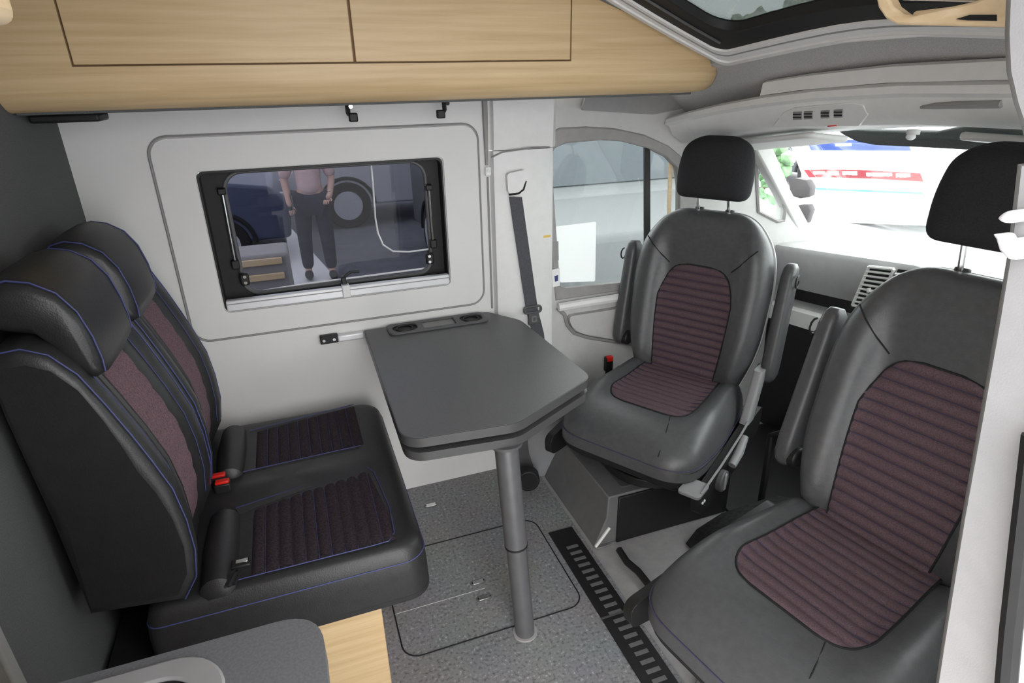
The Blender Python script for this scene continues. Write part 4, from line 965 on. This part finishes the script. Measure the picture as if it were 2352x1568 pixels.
# ---- the white trailer with a blue and a red band ahead of the windscreen
TX = 8.0
def TP(u, v, d=0): return PX(u, v, TX - d)
tl = thing('advert_trailer', (TX, 6.6, GZ), 'white trailer with a blue and a red lettered band ahead of the windscreen', 'trailer')
P_ = [TP(u, v) for u, v in ((1806, 318), (1835, 308), (2095, 305), (2140, 420), (2146, 520), (1880, 510))]
P_ = [V(TX, p.y, p.z) for p in P_]
bt = min(p.z for p in P_)
loft('trailer_body', [P_, [p + V(2.2, 0, .0) for p in P_]], 'carwhite', tl, bevel=.05, seg=3)
def tquad(name, L, d, m, parent): 
    q = [TP(u, v, d) for u, v in L]; return loft(name, [q, [p + V(.006, 0, 0) for p in q]], m, parent)
bd = tquad('blue_band', ((1852, 323), (2080, 318), (2092, 346), (1863, 345)), .015, 'bandblue', tl)
tquad('band_word', ((1918, 330), (1955, 329), (1956, 335), (1919, 336)), .022, 'white', bd)
rd = tquad('red_band', ((1846, 390), (1905, 389), (1972, 390), (2113, 398), (2120, 417), (2000, 410), (1905, 407), (1858, 407)), .015, 'bandred', tl)
for a, b, ya, yb in ((1867, 1895, 393, 401), (1902, 1927, 393, 402), (1934, 1969, 393, 402), (1989, 2049, 396, 405), (2057, 2091, 398, 407)):
    n = max(3, int((b - a) / 7)); w = (b - a) / n
    for i in range(n): tquad('band_letter', ((a + i * w, ya + random.uniform(0, 1)), (a + (i + .85) * w, ya + random.uniform(0, 1)), (a + (i + .85) * w + 1, yb + random.uniform(-1, 1)), (a + i * w + 1, yb + random.uniform(-1, 1))), .022, 'white', rd)
for a in (1823, 1837): tquad('red_emblem', ((a, 332), (a + 6, 328), (a + 7, 334), (a + 2, 337)), .02, 'bandred', tl)
for L in (((1852, 366), (1868, 367), (1872, 375), (1856, 375)), ((1876, 358), (1892, 360), (1896, 367), (1880, 367)), ((1884, 370), (1896, 371), (1897, 376), (1886, 376))): tquad('faint_print', L, .02, 'carsilver', tl)
tquad('blue_line', ((1872, 431), (2118, 442), (2120, 446), (1874, 436)), .02, 'teal', tl)
tube('trailer_leg', [(TX + .3, P_[4].y + .2, bt + .05), (TX + .3, P_[4].y + .2, GZ)], .05, 'carsilver', tl)
tube('trailer_leg', [(TX + .3, P_[5].y - .2, bt + .05), (TX + .3, P_[5].y - .2, GZ)], .05, 'carsilver', tl)
# teal canopy, dark car part and yellow kerb left of the trailer
P_ = [PX(u, v, 14.5) for u, v in ((1735, 296), (1840, 290), (1820, 322), (1768, 332))]
cnp = thing('market_canopy', (14.5, 16, GZ), 'teal canvas canopy beyond the windscreen at its upper left corner', 'canopy')
loft('canopy_cloth', [P_, [p + V(1.5, .3, .25) for p in P_]], 'teal', cnp, bevel=.02)
for p in (P_[3], P_[2]): tube('canopy_pole', [p + V(.1, 0, .05), V(p.x + .1, p.y, GZ)], .03, 'carwhite', cnp)
c = PX(1826, 378, 10.5)
car('black_car', (10.5, c.y, GZ), math.pi / 2, 'dark car half hidden beside the lettered trailer', 'cardark', CARP, 1.7, (1.3, -1.3), [[(.8, .98), (.3, 1.36), (-.8, 1.38), (-1.2, 1.02)]])
# trees far ahead, seen through the roof light
def tree(x, y, h, r, label):
    t = thing('tree', (x, y, GZ), label, 'tree', 'trees beyond the roof light')
    tube('tree_trunk', [(x, y, GZ), (x + .1, y, h * .5), (x, y, h - r)], [.25, .2, .08], 'bark', t)
    bm = bmesh.new()
    for i in range(46):
        a = random.uniform(0, 6.283); rr = r * random.uniform(.1, 1) ** .6; zz = h - r * .8 + random.uniform(-.75, .75) * r
        sz = r * random.uniform(.22, .38)
        g = bmesh.ops.create_icosphere(bm, subdivisions=2, radius=sz, matrix=Matrix.Translation((x + rr * math.cos(a) * (1 - abs(zz - h + r * .8) / r * .4), y + rr * math.sin(a) * (1 - abs(zz - h + r * .8) / r * .4), zz)))
        for v in g['verts']: v.co += Vector((random.uniform(-1, 1), random.uniform(-1, 1), random.uniform(-1, 1))) * sz * .22
    frombm('tree_crown', bm, 'leaf', t, angle=20)
for u, v, d, r, lab in ((1735, 40, 30, 1.7, 'round crowned tree seen through the left part of the roof light'), (1850, 12, 46, 3.2, 'wide leafy tree at the middle of the roof light'), (1960, -5, 36, 3.0, 'tall leafy tree towards the right of the roof light')):
    p = PX(u, v, d); tree(p.x, p.y, p.z, r, lab)

# white bonnet of this van, added to bounce light up into the cab
bon = tag(grid('bonnet', 8, 10, lambda a, b: (2.48 + .70 * a, .25 + 1.75 * b, .80 - .10 * a - .30 * a ** 3 - .10 * (2 * b - 1) ** 4), 'carwhite', None, thick=.01), 'white bonnet of this van beyond the dashboard, added to bounce light', 'bonnet')
box('bonnet_nose', 3.10, 3.22, .32, 1.92, .0, .42, 'carwhite', bon, bevel=.05)

# ---- person standing outside the living-area window
def skinmesh(name, verts, edges, rads, m, parent, sub=2, root=0):
    me = bpy.data.meshes.new(name); me.from_pydata([Vector(v) for v in verts], edges, [])
    o = bpy.data.objects.new(name, me); C.objects.link(o); me.materials.append(M[m])
    if parent:
        o.parent = parent
        if parent.name in ROOTS: o.matrix_parent_inverse = ROOTS[parent.name]
    o.modifiers.new('skin', 'SKIN'); sk = me.skin_vertices[0].data
    for i, r in enumerate(rads): sk[i].radius = (r, r) if not isinstance(r, tuple) else r; sk[i].use_root = (i == root)
    sb_ = o.modifiers.new('sub', 'SUBSURF'); sb_.levels = sub; sb_.render_levels = sub
    o.modifiers['skin'].use_smooth_shade = True
    return o
pf = PZ(742, 640, GZ); px, py = pf.x, pf.y
pe = thing('person', (px, py, GZ), 'person in a pale pink top and navy trousers standing outside the window', 'person')
def Q(x, y, z): return (px + x, py + y, GZ + .009 + z)
SP = [Q(0, 0, .95), Q(0, 0, 1.12), Q(0, .01, 1.32), Q(0, .02, 1.45), Q(0, 0, 1.53), Q(-.02, -.01, 1.60), Q(-.03, -.015, 1.69),
      Q(.10, 0, .90), Q(.115, -.02, .50), Q(.12, .02, .09), Q(.13, -.12, .03),
      Q(-.10, 0, .90), Q(-.13, .05, .50), Q(-.14, .12, .09), Q(-.15, -.02, .03),
      Q(.19, .01, 1.42), Q(.25, .02, 1.14), Q(.20, -.14, .98), Q(.17, -.20, .95),
      Q(-.19, .01, 1.42), Q(-.26, .05, 1.14), Q(-.24, -.04, .92), Q(-.23, -.06, .86)]
ED = [(0, 1), (1, 2), (2, 3), (3, 4), (4, 5), (5, 6), (0, 7), (7, 8), (8, 9), (9, 10), (0, 11), (11, 12), (12, 13), (13, 14), (3, 15), (15, 16), (16, 17), (17, 18), (3, 19), (19, 20), (20, 21), (21, 22)]
RA = [.13, .12, .14, .10, .055, .075, .085, .088, .06, .042, .04, .088, .06, .042, .04, .06, .045, .034, .036, .06, .045, .034, .036]
skinmesh('body', SP, ED, RA, 'skin', pe)
sub_ = lambda ids: ({k: i for i, k in enumerate(ids)})
def cloth(name, ids, grow, m, clip=None):
    mp_ = sub_(ids); vs_ = [SP[k] for k in ids]; es = [(mp_[a], mp_[b]) for a, b in ED if a in mp_ and b in mp_]
    return skinmesh(name, vs_, es, [RA[k] + grow for k in ids], m, pe)
cloth('pink_top', [0, 1, 2, 3, 15, 16, 19, 20], .022, 'shirt')
cloth('navy_trousers', [0, 7, 8, 9, 11, 12, 13], .026, 'trouser')
for k, f in ((10, 9), (14, 13)):
    c_ = (Vector(SP[k]) + Vector(SP[f])) / 2; blob('shoe', (c_.x, c_.y - .02, GZ + .060), (.05, .14, .048), 'shoe', pe)
hc_ = Vector(SP[6])
blob('hair', hc_ + V(0, .02, .035), (.098, .108, .10), 'hair', pe)
for sx in (-1, 1):
    blob('eye', hc_ + V(sx * .032, -.078, -.005), (.012, .010, .008), 'eye', pe, seg=8)
    blob('ear', hc_ + V(sx * .088, 0, -.015), (.012, .022, .032), 'skin', pe, seg=8)
blob('nose', hc_ + V(0, -.09, -.03), (.013, .018, .022), 'skin', pe, seg=8)
blob('mouth', hc_ + V(0, -.082, -.062), (.024, .008, .007), 'lip', pe, seg=8)
for (w_, sx) in ((18, 1), (22, -1)):
    wv = Vector(SP[w_]); dirn = (wv - Vector(SP[w_ - 1])).normalized(); side = dirn.cross(V(0, 0, 1)).normalized()
    up = side.cross(dirn)
    for i, (off, L) in enumerate(((-.027, .062), (-.009, .075), (.009, .078), (.027, .068))):
        b0 = wv + dirn * .03 + side * off
        skinmesh('finger', [b0, b0 + dirn * L * .5, b0 + dirn * L * .8 - up * .02], [(0, 1), (1, 2)], [.0095, .0088, .0075], 'skin', pe, 1)
    b0 = wv - side * .03; skinmesh('thumb', [b0, b0 - side * .025 + dirn * .03, b0 - side * .02 + dirn * .055], [(0, 1), (1, 2)], [.011, .010, .008], 'skin', pe, 1)

# green shrubs seen through the quarter light and the front of the door window
M['shrub'] = mat('bright_shrub', (.17, .30, .16), .8, var=.5, vscale=6)
for u, v, yy, r, lab in ((1752, 430, 7.0, .42, 'bright green shrub outside the far quarter window'), (1530, 420, 11.5, .5, 'green shrub beyond the grey van at the front of the door window')):
    c_ = PY(u, v, yy)
    sh_ = thing('shrub', (c_.x, c_.y, GZ), lab, 'shrub', 'shrubs outside the cab')
    bm = bmesh.new()
    for i in range(40):
        g = bmesh.ops.create_icosphere(bm, subdivisions=1, radius=r * random.uniform(.18, .32), matrix=Matrix.Translation((c_.x + random.uniform(-1, 1) * r * .8, c_.y + random.uniform(-1, 1) * r * .8, GZ + .25 + random.random() * (c_.z + .25 - GZ))))
    frombm('foliage', bm, 'shrub', sh_, angle=10)
    tube('shrub_stem', [(c_.x, c_.y, GZ), (c_.x, c_.y, c_.z)], .05, 'bark', sh_)
